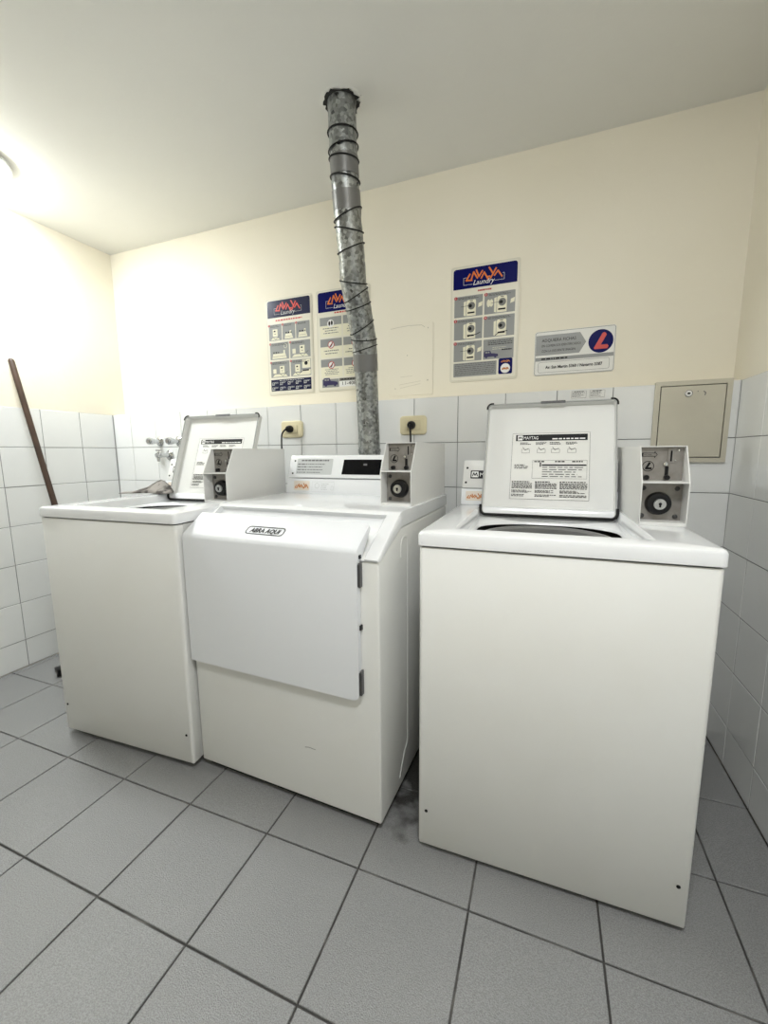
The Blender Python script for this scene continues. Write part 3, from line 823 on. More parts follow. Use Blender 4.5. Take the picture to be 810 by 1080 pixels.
    ik = Ink(pb, 0.0006)
    ik.frame(0.150, 0.010, 0.262, 0.054, 0.002, 0.0008)
    ik.annulus(0.176, 0.036, 0.010, 0.012, 16).frame(0.246, 0.018, 0.258, 0.036, 0.002, 0.0012)
    ik.bars(0.196, 0.014, 0.242, 0.046, 4, rng, 0.35, 'l', 0.2)
    ik.build('base_label_printing', 'silver', t)
    coin_box(t, 0.601, ztop, 0.290, rng)
    return t


dryer((1.4187, -0.8478, 0), math.radians(-2.2))


# ------------------------------------------------------------------ vent duct
# (pixel row, z, x, y): centre line of the duct from the dryer's rear up to the ceiling
def vent_duct():
    t = thing('vent_duct', 'silver galvanized dryer exhaust duct bound with black wire rising to ceiling', 'duct', (1.80, -0.115, 0))
    O = Vector((1.80, -0.115, 0))
    # (row number used to place sections and wires, centre line point)
    pts = [(108, Vector((1.8271, -0.4020, 2.3295))),
           (160, Vector((1.8256, -0.3900, 2.1823))),
           (200, Vector((1.8234, -0.3720, 2.0691))),
           (230, Vector((1.8196, -0.3500, 1.9850))),
           (270, Vector((1.8138, -0.3100, 1.8707))),
           (300, Vector((1.8028, -0.2750, 1.7814))),
           (320, Vector((1.8065, -0.2450, 1.7190))),
           (345, Vector((1.8054, -0.2050, 1.6379))),
           (360, Vector((1.8058, -0.1800, 1.5869))),
           (390, Vector((1.7980, -0.1500, 1.4760))),
           (420, Vector((1.7918, -0.1240, 1.3585))),
           (450, Vector((1.7892, -0.1080, 1.2345))),
           (480, Vector((1.7891, -0.1000, 1.1060)))]
    zend = pts[-1][1]
    pts += [(580, Vector((zend.x + 0.003, -0.098, 0.85))), (800, Vector((zend.x + 0.003, -0.098, 0.30)))]
    pts[0] = (pts[0][0], Vector((pts[0][1].x, pts[0][1].y, H + 0.05)))
    pts.insert(1, (116, pts[0][1].lerp(pts[1][1], 0.28)))
    def at(py):
        for (a, P), (b, Q) in zip(pts[:-1], pts[1:]):
            if a <= py <= b:
                return P.lerp(Q, (py - a) / (b - a))
        return pts[-1][1].copy()
    def seg(y0, y1, R, name, m, n=26, amp=0.0, seed=0):
        g = random.Random(seed)
        ys = []
        y = y0
        while y < y1:
            ys.append(y); y += 5
        ys.append(y1)
        path = [at(y) - O for y in ys]
        rs = [R + g.uniform(-amp, amp) for _ in ys]
        MB().tube(path, rs, n).build(name, m, t)
    R = 0.0495
    seg(108, 222, R, 'duct_section', 'galv', amp=0.0012, seed=1)
    seg(221, 277.5, R + 0.0006, 'duct_section', 'galv', amp=0.0012, seed=2)
    seg(276.5, 391, R + 0.0022, 'duct_section', 'galv', amp=0.0012, seed=3)
    seg(389, 800, R - 0.0004, 'duct_section', 'galv', amp=0.0002, seed=4)
    seg(166, 187, R + 0.0016, 'tape_band', 'tape', amp=0.0003, seed=5)
    seg(202, 223, R + 0.0022, 'tape_band', 'tape', amp=0.0003, seed=6)
    seg(373, 391, R + 0.0036, 'tape_band', 'tape', amp=0.0003, seed=7)
    seg(473.5, 477, R + 0.003, 'joint_collar', 'galv', seed=8)
    wires = [(143.5, -0.0034), (158.5, 0.0169), (169.5, -0.0102), (190.0, -0.0207), (226.75, 0.0406), (242.5, -0.0251), (262.0, 0.0291), (297.75, -0.0207), (311.5, 0.0344), (323.0, 0.0155), (345.25, 0.0417), (357.7, -0.0105), (367.5, 0.0285)]        # (row, rise from left to right in metres)
    right = Vector((0.9332, 0.3594, 0))
    for c, lift in wires:
        P = at(c)
        T = (at(c - 6) - at(c + 6)).normalized()
        ax = (right - T * right.dot(T)).normalized()
        bx = T.cross(ax)
        rr = R + 0.0036
        ax = (ax * rr + T * lift / 2) / rr
        MB().ring(P - O, ax, bx, rr, 0.0024, 36, 6).build('binding_wire', 'rubber', t)


vent_duct()


# ------------------------------------------------------------------ signs on the back wall
LOGO_PX = dict(
    letters=[[(250, 225), (212, 292), (272, 285)], [(268, 270), (290, 200), (330, 262)], [(318, 180), (345, 245), (380, 185)], [(370, 262), (400, 200), (440, 270)],
             [(440, 246), (458, 242)], [(450, 150), (487, 207)], [(520, 155), (465, 262)], [(505, 232), (540, 180), (582, 240)]],
    frame=[[(215, 262), (185, 268), (185, 340), (278, 326)], [(508, 284), (605, 268), (605, 200), (588, 203)]])


def sign_board(name, label, x, z, w, h, inset, group='posters'):
    t = thing(name, label, 'sign', (x, REC, z), 0)
    if group: t['group'] = group
    MB().extrude(rrect(0, w, 0, h, 0.010, k=4), 'y', -0.0026, 0.0).build('backing_plate', 'plate', t, bevel=0.0006, seg=1)
    i = inset
    MB().extrude(rrect(i, w - i, i, h - i, 0.012, k=4), 'y', -0.0040, -0.0026).build('sign_board', 'board', t)
    return t, Plane((i, -0.0040, i), (1, 0, 0), (0, 0, 1)), w - 2 * i, h - 2 * i


def header(t, pl, w, h, hh, mband, mlogo):
    k = 4
    pts = [(0.004, h - hh), (w - 0.004, h - hh)] + [q for q in rrect(0.004, w - 0.004, 0, h - 0.004, 0.011, k=k)[:2 * (k + 1)]]
    Ink(pl, 0.0006).poly(pts).build('header_band', mband, t)
    def cv(x, y):
        fx = (x - 75) / 660
        top, bot = 190 - 0.182 * (x - 75), 395 - 0.148 * (x - 75)
        return (0.004 + fx * (w - 0.008), h - hh + (bot - y) / (bot - top) * (hh - 0.004))
    ik = Ink(pl, 0.0014)
    for L in LOGO_PX['letters']: ik.stroke([cv(*p) for p in L], 0.0066)
    ik.build('logo_lettering', mlogo, t)
    ik = Ink(pl, 0.0011)
    for L in LOGO_PX['frame']: ik.stroke([cv(*p) for p in L], 0.0011)
    a, b = cv(282, 334), cv(505, 296)
    ik.text('Laundry', a[0], a[1] - 0.001, 0.030, 'LEFT', 0.35, width=b[0] - a[0])
    ik.build('logo_script', 'silver' if mband == 'navy' else 'white', t)


def washer_icon(cr, ik, gr, x, y, s, loader=True):
    """small drawn machine, s = height"""
    cr.poly([(x, y), (x + 0.62 * s, y), (x + 0.62 * s, y + s * 0.92), (x + 0.58 * s, y + s), (x + 0.08 * s, y + s), (x, y + 0.92 * s)])
    cr.poly([(x - 0.18 * s, y + 0.05 * s), (x - 0.03 * s, y), (x - 0.03 * s, y + 0.95 * s), (x - 0.18 * s, y + 0.9 * s)])
    if loader:
        gr.disc(x + 0.33 * s, y + 0.62 * s, 0.24 * s, 18)
        ik.disc(x + 0.26 * s, y + 0.62 * s, 0.11 * s, 12)
        ik.rect(x + 0.08 * s, y + 0.14 * s, x + 0.54 * s, y + 0.24 * s)
        ik.rect(x + 0.22 * s, y + 0.92 * s, x + 0.42 * s, y + 0.96 * s)
    else:
        ik.rect(x + 0.10 * s, y + 0.84 * s, x + 0.24 * s, y + 0.95 * s)
        ik.rect(x + 0.30 * s, y + 0.84 * s, x + 0.50 * s, y + 0.95 * s)
        ik.stroke([(x + 0.05 * s, y + 0.40 * s), (x + 0.58 * s, y + 0.42 * s)], 0.02 * s)
        gr.disc(x + 0.66 * s, y + 0.62 * s, 0.10 * s, 12)


def van(ik, wh, x, y, s):
    ik.poly([(x, y + 0.10 * s), (x + s, y + 0.10 * s), (x + 0.98 * s, y + 0.26 * s), (x + 0.72 * s, y + 0.32 * s), (x + 0.52 * s, y + 0.34 * s), (x + 0.44 * s, y + 0.52 * s), (x + 0.06 * s, y + 0.52 * s), (x, y + 0.40 * s)])
    ik.disc(x + 0.18 * s, y + 0.10 * s, 0.085 * s, 12).disc(x + 0.80 * s, y + 0.10 * s, 0.085 * s, 12)
    wh.rect(x + 0.10 * s, y + 0.36 * s, x + 0.24 * s, y + 0.46 * s).rect(x + 0.28 * s, y + 0.36 * s, x + 0.40 * s, y + 0.46 * s)


def numbers(t, pl, spots, r=0.0075):
    a, b = Ink(pl, 0.0016), Ink(pl, 0.0021)
    for i, (x, y) in enumerate(spots):
        a.disc(x, y, r, 16)
        b.text(str(i + 1), x, y - r * 0.62, r * 1.7, 'CENTER')
    a.fine = b.fine = True
    a.build('step_number_disc', 'dred', t)
    b.build('step_number', 'white', t)


def sign_wash_steps():
    t, pl, w, h = sign_board('instruction_sign', 'sign with faded navy header and red lettering, leftmost on the back wall', 1.121, 1.430, 0.283, 0.493, 0.007)
    rng = random.Random(11)
    header(t, pl, w, h, h * 0.185, 'navy', 'salmon')
    rd = Ink(pl, 0.0008).bars(w * 0.20, h * 0.775, w * 0.80, h * 0.790, 1, rng, 0.9, 'j', 0.08)
    rd.build('heading_line', 'red', t)
    rows = [(0.745, 0.575, [(0.035, 0.33), (0.35, 0.64), (0.66, 0.965)]), (0.550, 0.372, [(0.045, 0.48), (0.51, 0.965)]), (0.352, 0.178, [(0.045, 0.48), (0.51, 0.965)])]
    spots = []
    n = 0
    for yt, yb, cs in rows:
        for a, b in cs:
            x0, x1, y0, y1 = a * w, b * w, yb * h, yt * h
            ik, cr, gr = Ink(pl, 0.0020), Ink(pl, 0.0013), Ink(pl, 0.0017)
            Ink(pl, 0.0007).rr(x0, y0, x1, y1, 0.002).build('step_panel', 'grey', t)
            spots.append((x0 + 0.002, y1 - 0.005))
            ik.bars(x0 + 0.012, y1 - 0.018, x1 - 0.006, y1 - 0.006, 2, rng, 0.35, 'l', 0.12)
            ph = (y1 - y0) * 0.56
            if n in (1, 2, 3):
                cr.poly([(x0 + 0.012, y0 + 0.004), (x1 - 0.014, y0 + 0.004), (x1 - 0.022, y0 + ph * 0.62), (x0 + 0.018, y0 + ph * 0.62)])
                ik.rect(x0 + 0.020, y0 + ph * 0.66, x0 + 0.028, y0 + ph * 0.80).rect(x0 + 0.034, y0 + ph * 0.66, x0 + 0.044, y0 + ph * 0.80).rect(x0 + 0.050, y0 + ph * 0.66, x0 + 0.056, y0 + ph * 0.80)
                cr.rect(x1 - 0.034, y0 + ph * 0.55, x1 - 0.024, y0 + ph * 0.95)
                ik.stroke([(x0 + 0.018, y0 + ph * 0.3), (x1 - 0.020, y0 + ph * 0.32)], 0.0012)
                if n == 3: cr.annulus(x1 - 0.020, y1 - 0.020, 0.009, 0.011, 18)
            else:
                wx = x0 + (x1 - x0) * (0.30 if n == 0 else 0.48 if n != 6 else 0.22)
                cr.rect(wx, y0 + ph * 0.45, wx + 0.030, y0 + ph * 1.25)
                ik.rect(wx + 0.007, y0 + ph * 0.95, wx + 0.018, y0 + ph * 1.10).rect(wx + 0.010, y0 + ph * 0.68, wx + 0.020, y0 + ph * 0.73)
                cr.poly([(x0 + 0.010, y0 + 0.003), (x1 - 0.012, y0 + 0.003), (x1 - 0.026, y0 + ph * 0.35), (x0 + 0.024, y0 + ph * 0.35)])
                ik.stroke([(wx, y0 + ph * 0.42), (wx + 0.018, y0 + ph * 0.10), (wx + 0.040, y0 + ph * 0.45), (x1 - 0.012, y0 + ph * 0.62)], 0.0016)
                if n in (4, 5): cr.rr(x0 + 0.014, y0 + ph * 0.45, x0 + 0.034, y0 + ph * 0.95, 0.003)
                if n == 6:
                    cr.rect(x1 - 0.052, y0 + ph * 0.80, x1 - 0.002, y1 - 0.002)
                    ik.disc(x1 - 0.028, y1 - 0.022, 0.010, 14)
                    cr.rect(x1 - 0.054, y0 + 0.004, x1 - 0.002, y0 + ph * 0.62)
                    ik.rect(x1 - 0.050, y0 + ph * 0.48, x1 - 0.012, y0 + ph * 0.62)
            n += 1
            cr.fine = True
            cr.build('step_drawing', 'cream', t)
            if gr.f: gr.build('step_drawing_shade', 'dgrey', t)
            ik.build('step_drawing_line', 'ink', t)
    numbers(t, pl, spots, 0.006)
    Ink(pl, 0.0007).rect(0.035 * w, 0.030 * h, 0.965 * w, 0.155 * h).build('footer_band', 'navy', t)
    wk = Ink(pl, 0.0013)
    for r in range(2):
        for c in range(5):
            x, y = w * (0.06 + 0.185 * c), h * (0.095 - 0.055 * r)
            wk.frame(x, y, x + 0.016, y + 0.015, 0.002, 0.0022).stroke([(x, y), (x + 0.016, y + 0.013)], 0.0016)
            wk.bars(x + 0.018, y + 0.007, x + 0.040, y + 0.016, 2, rng, 0.45, 'l', 0.3)
    wk.bars(w * 0.24, h * 0.138, w * 0.80, h * 0.146, 1, rng, 0.8, 'j', 0.08)
    wk.build('footer_symbol', 'silver', t)


def sign_rules():
    t, pl, w, h = sign_board('rules_sign', 'sign with royal blue header partly hidden behind the silver duct', 1.428, 1.432, 0.297, 0.492, 0.007)
    rng = random.Random(12)
    header(t, pl, w, h, h * 0.205, 'blue', 'orange')
    Ink(pl, 0.0008).bars(w * 0.34, h * 0.770, w * 0.68, h * 0.785, 1, rng, 0.9, 'j', 0.12).build('heading_line', 'red', t)
    for r, (yt, yb) in enumerate(((0.742, 0.545), (0.525, 0.335), (0.318, 0.130))):
        for c, (a, b) in enumerate(((0.045, 0.475), (0.505, 0.955))):
            x0, x1, y0, y1 = a * w, b * w, yb * h, yt * h
            Ink(pl, 0.0005).rect(x0, y0, x1, y1).build('rule_panel', 'cream', t)
            Ink(pl, 0.0008).rect(x0, y1 - (y1 - y0) * 0.42, x1, y1).build('rule_heading_band', 'grey', t)
            ik, cr, rd, ln = Ink(pl, 0.0016), Ink(pl, 0.0011), Ink(pl, 0.0016), Ink(pl, 0.0009)
            cx, cy, q = (x0 + x1) / 2, y1 - (y1 - y0) * 0.33, 0.0185
            cr.disc(cx, cy, q, 22)
            if r == 0:
                ik.disc(cx - 0.007, cy, 0.0055, 12, 0.0115).disc(cx + 0.007, cy + 0.002, 0.0055, 12, 0.0115)
            else:
                rd.annulus(cx, cy, q - 0.0035, q, 22).stroke([(cx - 0.012, cy - 0.012), (cx + 0.012, cy + 0.012)], 0.0032)
                ik.stroke([(cx - 0.004, cy - 0.009), (cx + 0.003, cy), (cx + 0.007, cy + 0.008)], 0.006)
            ln.bars(x0 + 0.010, y0 + 0.008, x1 - 0.010, y0 + (y1 - y0) * (0.45 if r != 1 else 0.38), 4 if r == 2 else 3 if r == 0 else 2, rng, 0.32, 'c', 0.1)
            cr.build('rule_disc', 'white', t); ik.build('rule_symbol', 'ink', t); ln.build('rule_text_line', 'fade', t)
            if rd.f: rd.build('prohibition_ring', 'dred', t)
    Ink(pl, 0.0006).rect(w * 0.06, h * 0.025, w * 0.40, h * 0.112).build('footer_panel', 'grey', t)
    Ink(pl, 0.0006).rect(w * 0.41, h * 0.085, w * 0.95, h * 0.115).build('footer_band', 'dgrey', t)
    Ink(pl, 0.0007).rect(w * 0.41, h * 0.025, w * 0.95, h * 0.084).build('phone_panel', 'white', t)
    vn, wh = Ink(pl, 0.0012), Ink(pl, 0.0016)
    van(vn, wh, w * 0.08, h * 0.032, w * 0.30)
    vn.build('van_drawing', 'van', t); wh.build('van_window', 'grey', t)
    tx = Ink(pl, 0.0012).text('11-4085-78', w * 0.45, h * 0.042, 0.024, width=w * 0.46)
    tx.bars(w * 0.44, h * 0.094, w * 0.92, h * 0.106, 1, rng, 0.9, 'j', 0.09)
    tx.build('phone_lettering', 'ink', t)


def sign_dry_steps():
    t, pl, w, h = sign_board('instruction_sign', 'tall sign with royal blue header and orange lettering right of the duct', 2.118, 1.434, 0.297, 0.494, 0.008)
    rng = random.Random(13)
    header(t, pl, w, h, h * 0.185, 'blue', 'orange')
    Ink(pl, 0.0008).bars(w * 0.40, h * 0.778, w * 0.61, h * 0.793, 1, rng, 0.95, 'j', 0.10).build('heading_line', 'dred', t)
    spots = []
    n = 0
    for yt, yb in ((0.752, 0.568), (0.550, 0.366), (0.348, 0.170)):
        for a, b in ((0.035, 0.480), (0.505, 0.965)):
            x0, x1, y0, y1 = a * w, b * w, yb * h, yt * h
            ik, cr, gr = Ink(pl, 0.0020), Ink(pl, 0.0013), Ink(pl, 0.0017)
            Ink(pl, 0.0007).rr(x0, y0, x1, y1, 0.002).build('step_panel', 'grey', t)
            if n < 5:
                spots.append((x0 + 0.006, y1 - 0.006))
                ik.bars(x0 + 0.018, y1 - 0.016, x1 - 0.012, y1 - 0.006, 2, rng, 0.3, 'l', 0.1)
                washer_icon(cr, ik, gr, x0 + 0.054, y0 + 0.003, (y1 - y0) * 0.76)
                if n in (0, 1, 4): cr.poly([(x1 - 0.020, y0 + 0.035), (x1 - 0.003, y0 + 0.040), (x1 - 0.001, y0 + 0.058), (x1 - 0.018, y0 + 0.052)])
                if n == 1: cr.disc(x0 + 0.018, y0 + 0.045, 0.008, 10, 0.016).disc(x0 + 0.030, y0 + 0.045, 0.008, 10, 0.016)
                if n in (0, 1, 4): ik.stroke([(x0 + 0.030, y0 + 0.044), (x0 + 0.066, y0 + 0.046)], 0.0014)
                if n == 2: ik.stroke([(x0 + 0.062, y0 + 0.012), (x0 + 0.104, y0 + 0.020), (x0 + 0.116, y0 + 0.026)], 0.003)
                if n == 3: ik.stroke([(x0 + 0.050, y0 + 0.006), (x0 + 0.070, y0 + 0.018), (x0 + 0.100, y0 + 0.020)], 0.003)
            else:
                ik.bars(x0 + 0.020, y1 - 0.030, x1 - 0.006, y1 - 0.008, 3, rng, 0.35, 'j', 0.1)
                cr.bars(x0 + 0.040, y1 - 0.050, x1 - 0.010, y1 - 0.036, 2, rng, 0.2, 'l', 0.1)
                ik.bars(x0 + 0.080, y1 - 0.052, x1 - 0.006, y1 - 0.046, 1, rng, 0.8, 'j', 0.2)
                vn, wh = Ink(pl, 0.0012), Ink(pl, 0.0017)
                van(vn, wh, x0 + 0.003, y0 + 0.004, 0.062)
                vn.build('van_drawing', 'van', t); wh.build('van_window', 'grey', t)
            n += 1
            cr.fine = True
            cr.build('step_drawing', 'cream', t)
            if gr.f: gr.build('step_drawing_shade', 'dgrey', t)
            ik.build('step_drawing_line', 'ink', t)
    numbers(t, pl, spots, 0.0072)
    Ink(pl, 0.0007).rect(w * 0.035, h * 0.030, w * 0.715, h * 0.155).build('footer_panel', 'grey', t)
    Ink(pl, 0.0012).bars(w * 0.06, h * 0.038, w * 0.69, h * 0.148, 7, rng, 0.40, 'j', 0.07).build('footer_text_line', 'fade', t)
    Ink(pl, 0.0007).rr(w * 0.745, h * 0.030, w * 0.955, h * 0.170, 0.006).build('footer_badge', 'blue', t)
    Ink(pl, 0.0012).disc(w * 0.85, h * 0.080, 0.0205, 24).build('badge_disc', 'white', t)
    jk = Ink(pl, 0.0017)
    jag_logo(jk, w * 0.80, h * 0.070, w * 0.10, h * 0.020, 0.0032)
    jag_logo(jk, w * 0.785, h * 0.135, w * 0.13, h * 0.020, 0.0024)
    jk.build('badge_lettering', 'rust', t)


def sign_tokens():
    x, z, w, h = 2.484, 1.437, 0.306, 0.180
    t = thing('token_sign', 'small wide sign with a red letter on a blue disc', 'sign', (x, REC, z))
    MB().extrude(rrect(0, w, 0, h, 0.010, k=4), 'y', -0.003, 0.0).build('sign_board', 'paper', t, bevel=0.0006, seg=1)
    pl = Plane((0, -0.003, 0), (1, 0, 0), (0, 0, 1))
    Ink(pl, 0.0006).frame(0.002, 0.002, w - 0.002, h - 0.002, 0.009, 0.0014).frame(0.016, 0.012, w - 0.018, 0.055, 0.008, 0.0010).build('border_line', 'fade', t)
    Ink(pl, 0.0006).poly([(0.005, 0.083), (0.174, 0.083), (0.198, 0.124), (0.174, 0.164), (0.005, 0.164)]).build('arrow_panel', 'grey', t)
    Ink(pl, 0.0006).rect(0.005, 0.060, w - 0.005, 0.074).build('address_band', 'grey', t)
    ik = Ink(pl, 0.0012)
    ik.text('ADQUIERA FICHAS', 0.028, 0.1365, 0.0175, width=0.132)
    ik.text('EN COMERCIOS IDENTIFICADOS', 0.028, 0.1165, 0.0130, width=0.150)
    ik.text('CON LA SIGUIENTE IMAGEN', 0.028, 0.0955, 0.0130, width=0.130)
    ik.bars(0.028, 0.0635, 0.130, 0.0705, 1, random.Random(2), 0.8, 'j', 0.12)
    ik.text('Av. San Martin 5360 / Navarro 3387', 0.046, 0.0275, 0.0165, width=0.217, bold=0.0004)
    ik.build('sign_lettering', 'ink', t)
    Ink(pl, 0.0006).disc(0.252, 0.121, 0.0455, 36).build('blue_disc', 'blue', t)
    Ink(pl, 0.0012).poly([(0.2565, 0.1515), (0.2275, 0.0955), (0.2305, 0.0905), (0.277, 0.0905), (0.281, 0.0985), (0.277, 0.1065), (0.2525, 0.1065), (0.2720, 0.1440), (0.2690, 0.1510), (0.2620, 0.1545)]).build('red_letter', 'red', t)


sign_wash_steps()
sign_rules()
sign_dry_steps()
sign_tokens()


# ------------------------------------------------------------------ electrical panel
def panel_box():
    t = thing('electrical_panel', 'grey-cream metal meter box let into the tiles near the right corner', 'panel', (2.922, 0.0, 1.072))
    w, h = 0.238, 0.298
    b = 0.0165
    fr = MB()
    O, I = rrect(0, w, 0, h, 0.002, k=1), rrect(b, w - b, b, h - b, 0.001, k=1)
    fr.loft([[(x, 0.006, z) for x, z in O], [(x, -0.011, z) for x, z in O], [(x, -0.012, z) for x, z in I], [(x, 0.002, z) for x, z in I]], True, True)
    fr.build('frame', 'putty', t)
    MB().box(b + 0.0008, w - b - 0.0008, -0.0045, 0.0015, b + 0.0008, h - b - 0.0008).build('door_gap', 'gap_shade', t)
    dr = MB().box(b + 0.003, w - b - 0.003, -0.0125, -0.005, b + 0.003, h - b - 0.003).build('door', 'putty', t, bevel=0.001, seg=1)
    lx, lz = 0.106, h - 0.047
    MB().lathe([(0.0125, 0), (0.0125, -0.0020), (0.0100, -0.0026), (0.0001, -0.0026)], (lx, -0.0125, lz), 'y', 20).build('lock', 'paper', dr)
    Ink(Plane((lx, -0.0151, lz), (1, 0, 0), (0, 0, 1)), 0.0006).annulus(0, 0, 0.0108, 0.0122, 20).disc(0, 0.0, 0.0052, 10, 0.0036).build('keyhole', 'ink', dr)
    Ink(Plane((0, -0.0125, 0), (1, 0, 0), (0, 0, 1)), 0.0006).disc(lx + 0.028, lz + 0.006, 0.0018, 8).stroke([(lx + 0.046, lz + 0.006), (lx + 0.052, lz), (lx + 0.050, lz - 0.008)], 0.0030).build('paint_chip', 'fade', dr)


panel_box()


# ------------------------------------------------------------------ outlets with plugs and cords
def outlet(x, z, lab, clab):
    t = thing('wall_outlet', lab, 'outlet', (x, 0.0, z), 0, 'wall outlets')
    w, h = 0.128, 0.086
    O = lambda e, r, y: [(a, y, b) for a, b in rrect(-w / 2 + e, w / 2 - e, -h / 2 + e, h / 2 - e, r, k=5)]
    MB().loft([O(0, .016, 0.0012), O(0, .016, -0.006), O(.003, .014, -0.0095), O(.008, .012, -0.0105)]).build('cover_plate', 'ivory', t)
    MB().box(-0.036, 0.036, -0.0125, -0.0100, -0.0215, 0.0215).build('module_frame', 'ivory_dark', t, bevel=0.001, seg=1)
    for k in (-1, 0, 1):
        MB().box(k * 0.0235 - 0.0112, k * 0.0235 + 0.0112, -0.0136, -0.0120, -0.0198, 0.0198).build('socket_module', 'ivory', t, bevel=0.0008, seg=1)
    c = thing('power_cord', clab, 'power cord', (x, -0.0138, z), 0, 'plugged-in power cords')
    MB().lathe([(0.0190, 0.0), (0.0190, -0.008), (0.0165, -0.022), (0.0115, -0.030), (0.0001, -0.031)], (-0.004, 0, 0), 'y', 18).build('plug', 'black', c)
    path = [(-0.004, -0.026, 0.0), (-0.012, -0.036, -0.004), (-0.026, -0.042, -0.024), (-0.032, -0.042, -0.055), (-0.033, -0.040, -0.12), (-0.030, -0.036, -0.30), (-0.020, -0.034, -0.60), (-0.010, -0.034, -0.95)]
    if x > 1.6: path = [(-px * 0.3 - 0.006, py, pz) for px, py, pz in path]
    pts = []
    P = [Vector(p) for p in path]
    for i in range(len(P) - 1):
        a, b, cc, d = P[max(i - 1, 0)], P[i], P[i + 1], P[min(i + 2, len(P) - 1)]
        for s in range(4):
            u = s / 4
            pts.append(0.5 * ((2 * b) + (cc - a) * u + (2 * a - 5 * b + 4 * cc - d) * u * u + (3 * b - a - 3 * cc + d) * u ** 3))
    pts.append(P[-1])
    MB().tube(pts, 0.0040, 8).build('cable', 'black', c)


outlet(1.3130, 1.2405, 'ivory wall outlet left of the silver duct, nearer the left washer', 'black plug and cord in the outlet left of the silver duct')
outlet(1.9690, 1.2410, 'ivory wall outlet right of the silver duct, above the dryer coin box', 'black plug and cord in the outlet right of the silver duct')


# ------------------------------------------------------------------ taps above the left washer
def stopcock(x, z, lab):
    t = thing('stop_valve', lab, 'valve', (x, 0, z), 0, 'chrome stop valves on the tiles')
    MB().lathe([(0.0290, 0.0005), (0.0285, -0.004), (0.020, -0.011), (0.0135, -0.014)], (0, 0, 0), 'y', 22).build('wall_flange', 'chrome', t)
    MB().lathe([(0.0125, -0.012), (0.0125, -0.040), (0.0165, -0.042), (0.0165, -0.056)], (0, 0, 0), 'y', 16).build('valve_body', 'chrome', t)
    m = MB().lathe([(0.018, -0.0565), (0.0205, -0.060), (0.0205, -0.078), (0.0175, -0.084), (0.0001, -0.085)], (0, 0, 0), 'y', 18)
    m.build('valve_cap', 'chrome', t)
    MB().lathe([(0.0108, 0.0), (0.0108, -0.002), (0.0001, -0.0022)], (0, -0.085, 0), 'y', 14).build('cap_button', 'steel', t)


stopcock(0.381, 1.194, 'chrome stop valve on the left, higher of the taps above the left washer')
stopcock(0.531, 1.192, 'chrome stop valve beside the open lid of the left washer')


def faucet(x, z):
    t = thing('hose_tap', 'chrome hose tap with downward spout below the two stop valves', 'tap', (x, 0, z))
    MB().lathe([(0.0300, 0.0005), (0.0295, -0.005), (0.022, -0.012), (0.0135, -0.015)], (0, 0, 0), 'y', 22).build('wall_flange', 'chrome', t)
    MB().lathe([(0.0125, -0.013), (0.0120, -0.060), (0.0150, -0.062), (0.0165, -0.078), (0.0155, -0.092), (0.0001, -0.096)], (0, 0, 0), 'y', 16).build('tap_body', 'chrome', t)
    MB().tube([(0, -0.078, 0), (0, -0.082, -0.018), (0, -0.083, -0.036)], [0.0105, 0.0095, 0.0085], 12).build('spout', 'chrome', t)
    MB().tube([(0, -0.078, 0.010), (0, -0.079, 0.026)], [0.006, 0.006], 10).build('stem', 'chrome', t)
    MB().tube([(-0.020, -0.079, 0.028), (0.020, -0.079, 0.028)], 0.0048, 10).build('tap_handle', 'chrome', t)


faucet(0.451, 1.112)


# ------------------------------------------------------------------ rag on the left washer, squeegee, sticker
def rag():
    o = Vector((0.742, -0.345, 0.9295))
    nu, nv = 34, 26
    g = random.Random(8)
    ph = [g.uniform(0, 6.28) for _ in range(8)]
    vs = []
    lx, ly = 0.225, 0.20
    for j in range(nv):
        for i in range(nu):
            s, q = i / (nu - 1), j / (nv - 1)
            e = (math.sin(math.pi * s) * math.sin(math.pi * q)) ** 0.38
            x = (s - 0.5) * lx * (1 + 0.10 * math.sin(5 * q + ph[0])) + 0.010 * math.sin(9 * q + ph[1])
            y = (q - 0.5) * ly * (1 + 0.12 * math.sin(6 * s + ph[2])) + 0.010 * math.sin(8 * s + ph[3])
            fold = 0.5 + 0.5 * math.sin(16 * (0.75 * q + 0.35 * s) + 2.0 * math.sin(4 * s + ph[4]))
            fold2 = 0.5 + 0.5 * math.sin(11 * s - 5 * q + ph[5])
            env = 0.30 + 0.70 / (1 + math.exp(-(s - 0.36) / 0.05))
            z = e * env * (0.020 + 0.030 * fold + 0.018 * fold2) + 0.003
            vs.append((x, y, z))
    fs = []
    for j in range(nv - 1):
        for i in range(nu - 1):
            a = j * nu + i
            fs.append((a, a + 1, a + nu + 1, a + nu))
    m = MB(); m.v = vs; m.f = fs
    ob = m.build('cleaning_rag', 'rag')
    sm = ob.modifiers.new('thickness', 'SOLIDIFY'); sm.thickness = 0.0025; sm.offset = 0
    ob.location = o
    ob.rotation_euler = (0, 0, math.radians(6))
    tag(ob, 'crumpled grey rag on the rear left corner of the left washer', 'rag')


rag()


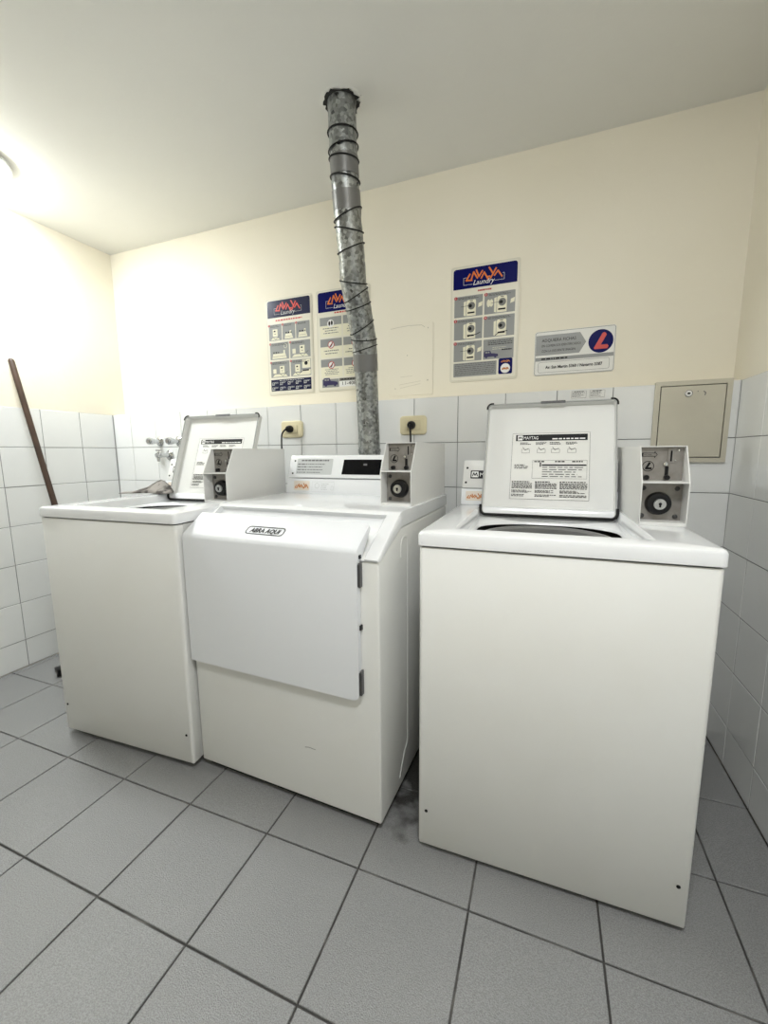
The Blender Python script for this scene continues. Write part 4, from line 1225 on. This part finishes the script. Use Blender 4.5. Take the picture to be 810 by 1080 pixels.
def squeegee():
    t = thing('floor_squeegee', 'brown wooden pole leaning on the left wall, dark head on the floor', 'squeegee', (0.34, -0.47, 0))
    O = Vector((0.34, -0.47, 0))
    top = Vector((0.020, -0.525, 1.600))
    low = Vector((0.020 + (0.3213 - 0.020), -0.4504, 0.060))
    d = (low - top).normalized()
    path = [top, top - d * -0.004, top + d * 0.012] + [top + (low - top) * k / 8 for k in range(1, 9)]
    path = [top] + [top + d * 0.006, top + d * 0.014] + [top.lerp(low, k / 8) for k in range(1, 9)]
    MB().tube([p - O for p in path], [0.006, 0.0112, 0.0135] + [0.0135] * 8, 12).build('pole', 'wood', t)
    # head lies along the floor towards the room
    a, b = Vector((0.275, -0.642, 0.0)), Vector((0.368, -0.262, 0.0))
    ax = (b - a).normalized(); sd = Vector((-ax.y, ax.x, 0)); L = (b - a).length
    def bar(s0, s1, w0, w1, z0, z1, name, m, bev=0.003):
        vs = []
        for z in (z0, z1):
            for s, wd in ((s0, w0), (s1, w0), (s1, w1), (s0, w1)):
                vs.append(a + ax * s + sd * wd + Vector((0, 0, z)) - O)
        MB().add(vs, [(0, 3, 2, 1), (4, 5, 6, 7), (0, 1, 5, 4), (1, 2, 6, 5), (2, 3, 7, 6), (3, 0, 4, 7)]).build(name, m, t, bevel=bev)
    bar(0, L, -0.022, 0.022, 0.018, 0.046, 'head', 'black')
    bar(0.002, L - 0.002, -0.006, 0.006, 0.0005, 0.019, 'rubber_blade', 'rubber', 0.001)
    MB().tube([low - O + Vector((0, 0, 0.03)) - d * 0.04, low - O + d * 0.03], 0.0185, 12).build('pole_socket', 'black', t)


squeegee()


def tile_sticker():
    t = thing('paper_label', 'faded paper label on the tiles above the right washer lid', 'label', (2.628, 0, 1.324))
    MB().box(0, 0.130, -0.0006, 0.0004, 0.0, 0.034).build('paper', 'paper', t, smooth=False)
    ik = Ink(Plane((0, -0.0006, 0), (1, 0, 0), (0, 0, 1)), 0.0005)
    rng = random.Random(4)
    for x0, x1 in ((0.006, 0.060), (0.072, 0.126)):
        ik.frame(x0, 0.003, x1, 0.031, 0.001, 0.0009)
        ik.bars(x0 + 0.010, 0.026, x1 - 0.010, 0.0295, 1, rng, 0.9, 'j', 0.2)
        ik.bars(x0 + 0.003, 0.006, x1 - 0.003, 0.024, 4, rng, 0.4, 'l', 0.15)
    ik.build('label_printing', 'fade', t)


tile_sticker()


# ------------------------------------------------------------------ ceiling lamps
def lamp(i, name, lab, m):
    x, y, r, dp, _ = LAMPS[i]
    t = thing(name, lab, 'lamp', (x, y, H), 0)
    MB().lathe([(r + 0.004, -0.0002), (r + 0.012, -0.004), (r + 0.012, -0.014), (r + 0.004, -0.017), (r - 0.004, -0.014)], (0, 0, 0), 'z', 40).build('lamp_base', 'enamel', t)
    prof = [(r * math.cos(math.radians(a)) + 1e-4, -0.014 - dp * math.sin(math.radians(a))) for a in range(0, 91, 9)]
    MB().lathe(prof, (0, 0, 0), 'z', 40, False).build('diffuser', m, t)


lamp(0, 'ceiling_lamp', 'round flush ceiling lamp above the left washer, at the left edge', 'bulb')
lamp(1, 'ceiling_lamp', 'round flush ceiling lamp over the open floor in front of the machines', 'bulb2')
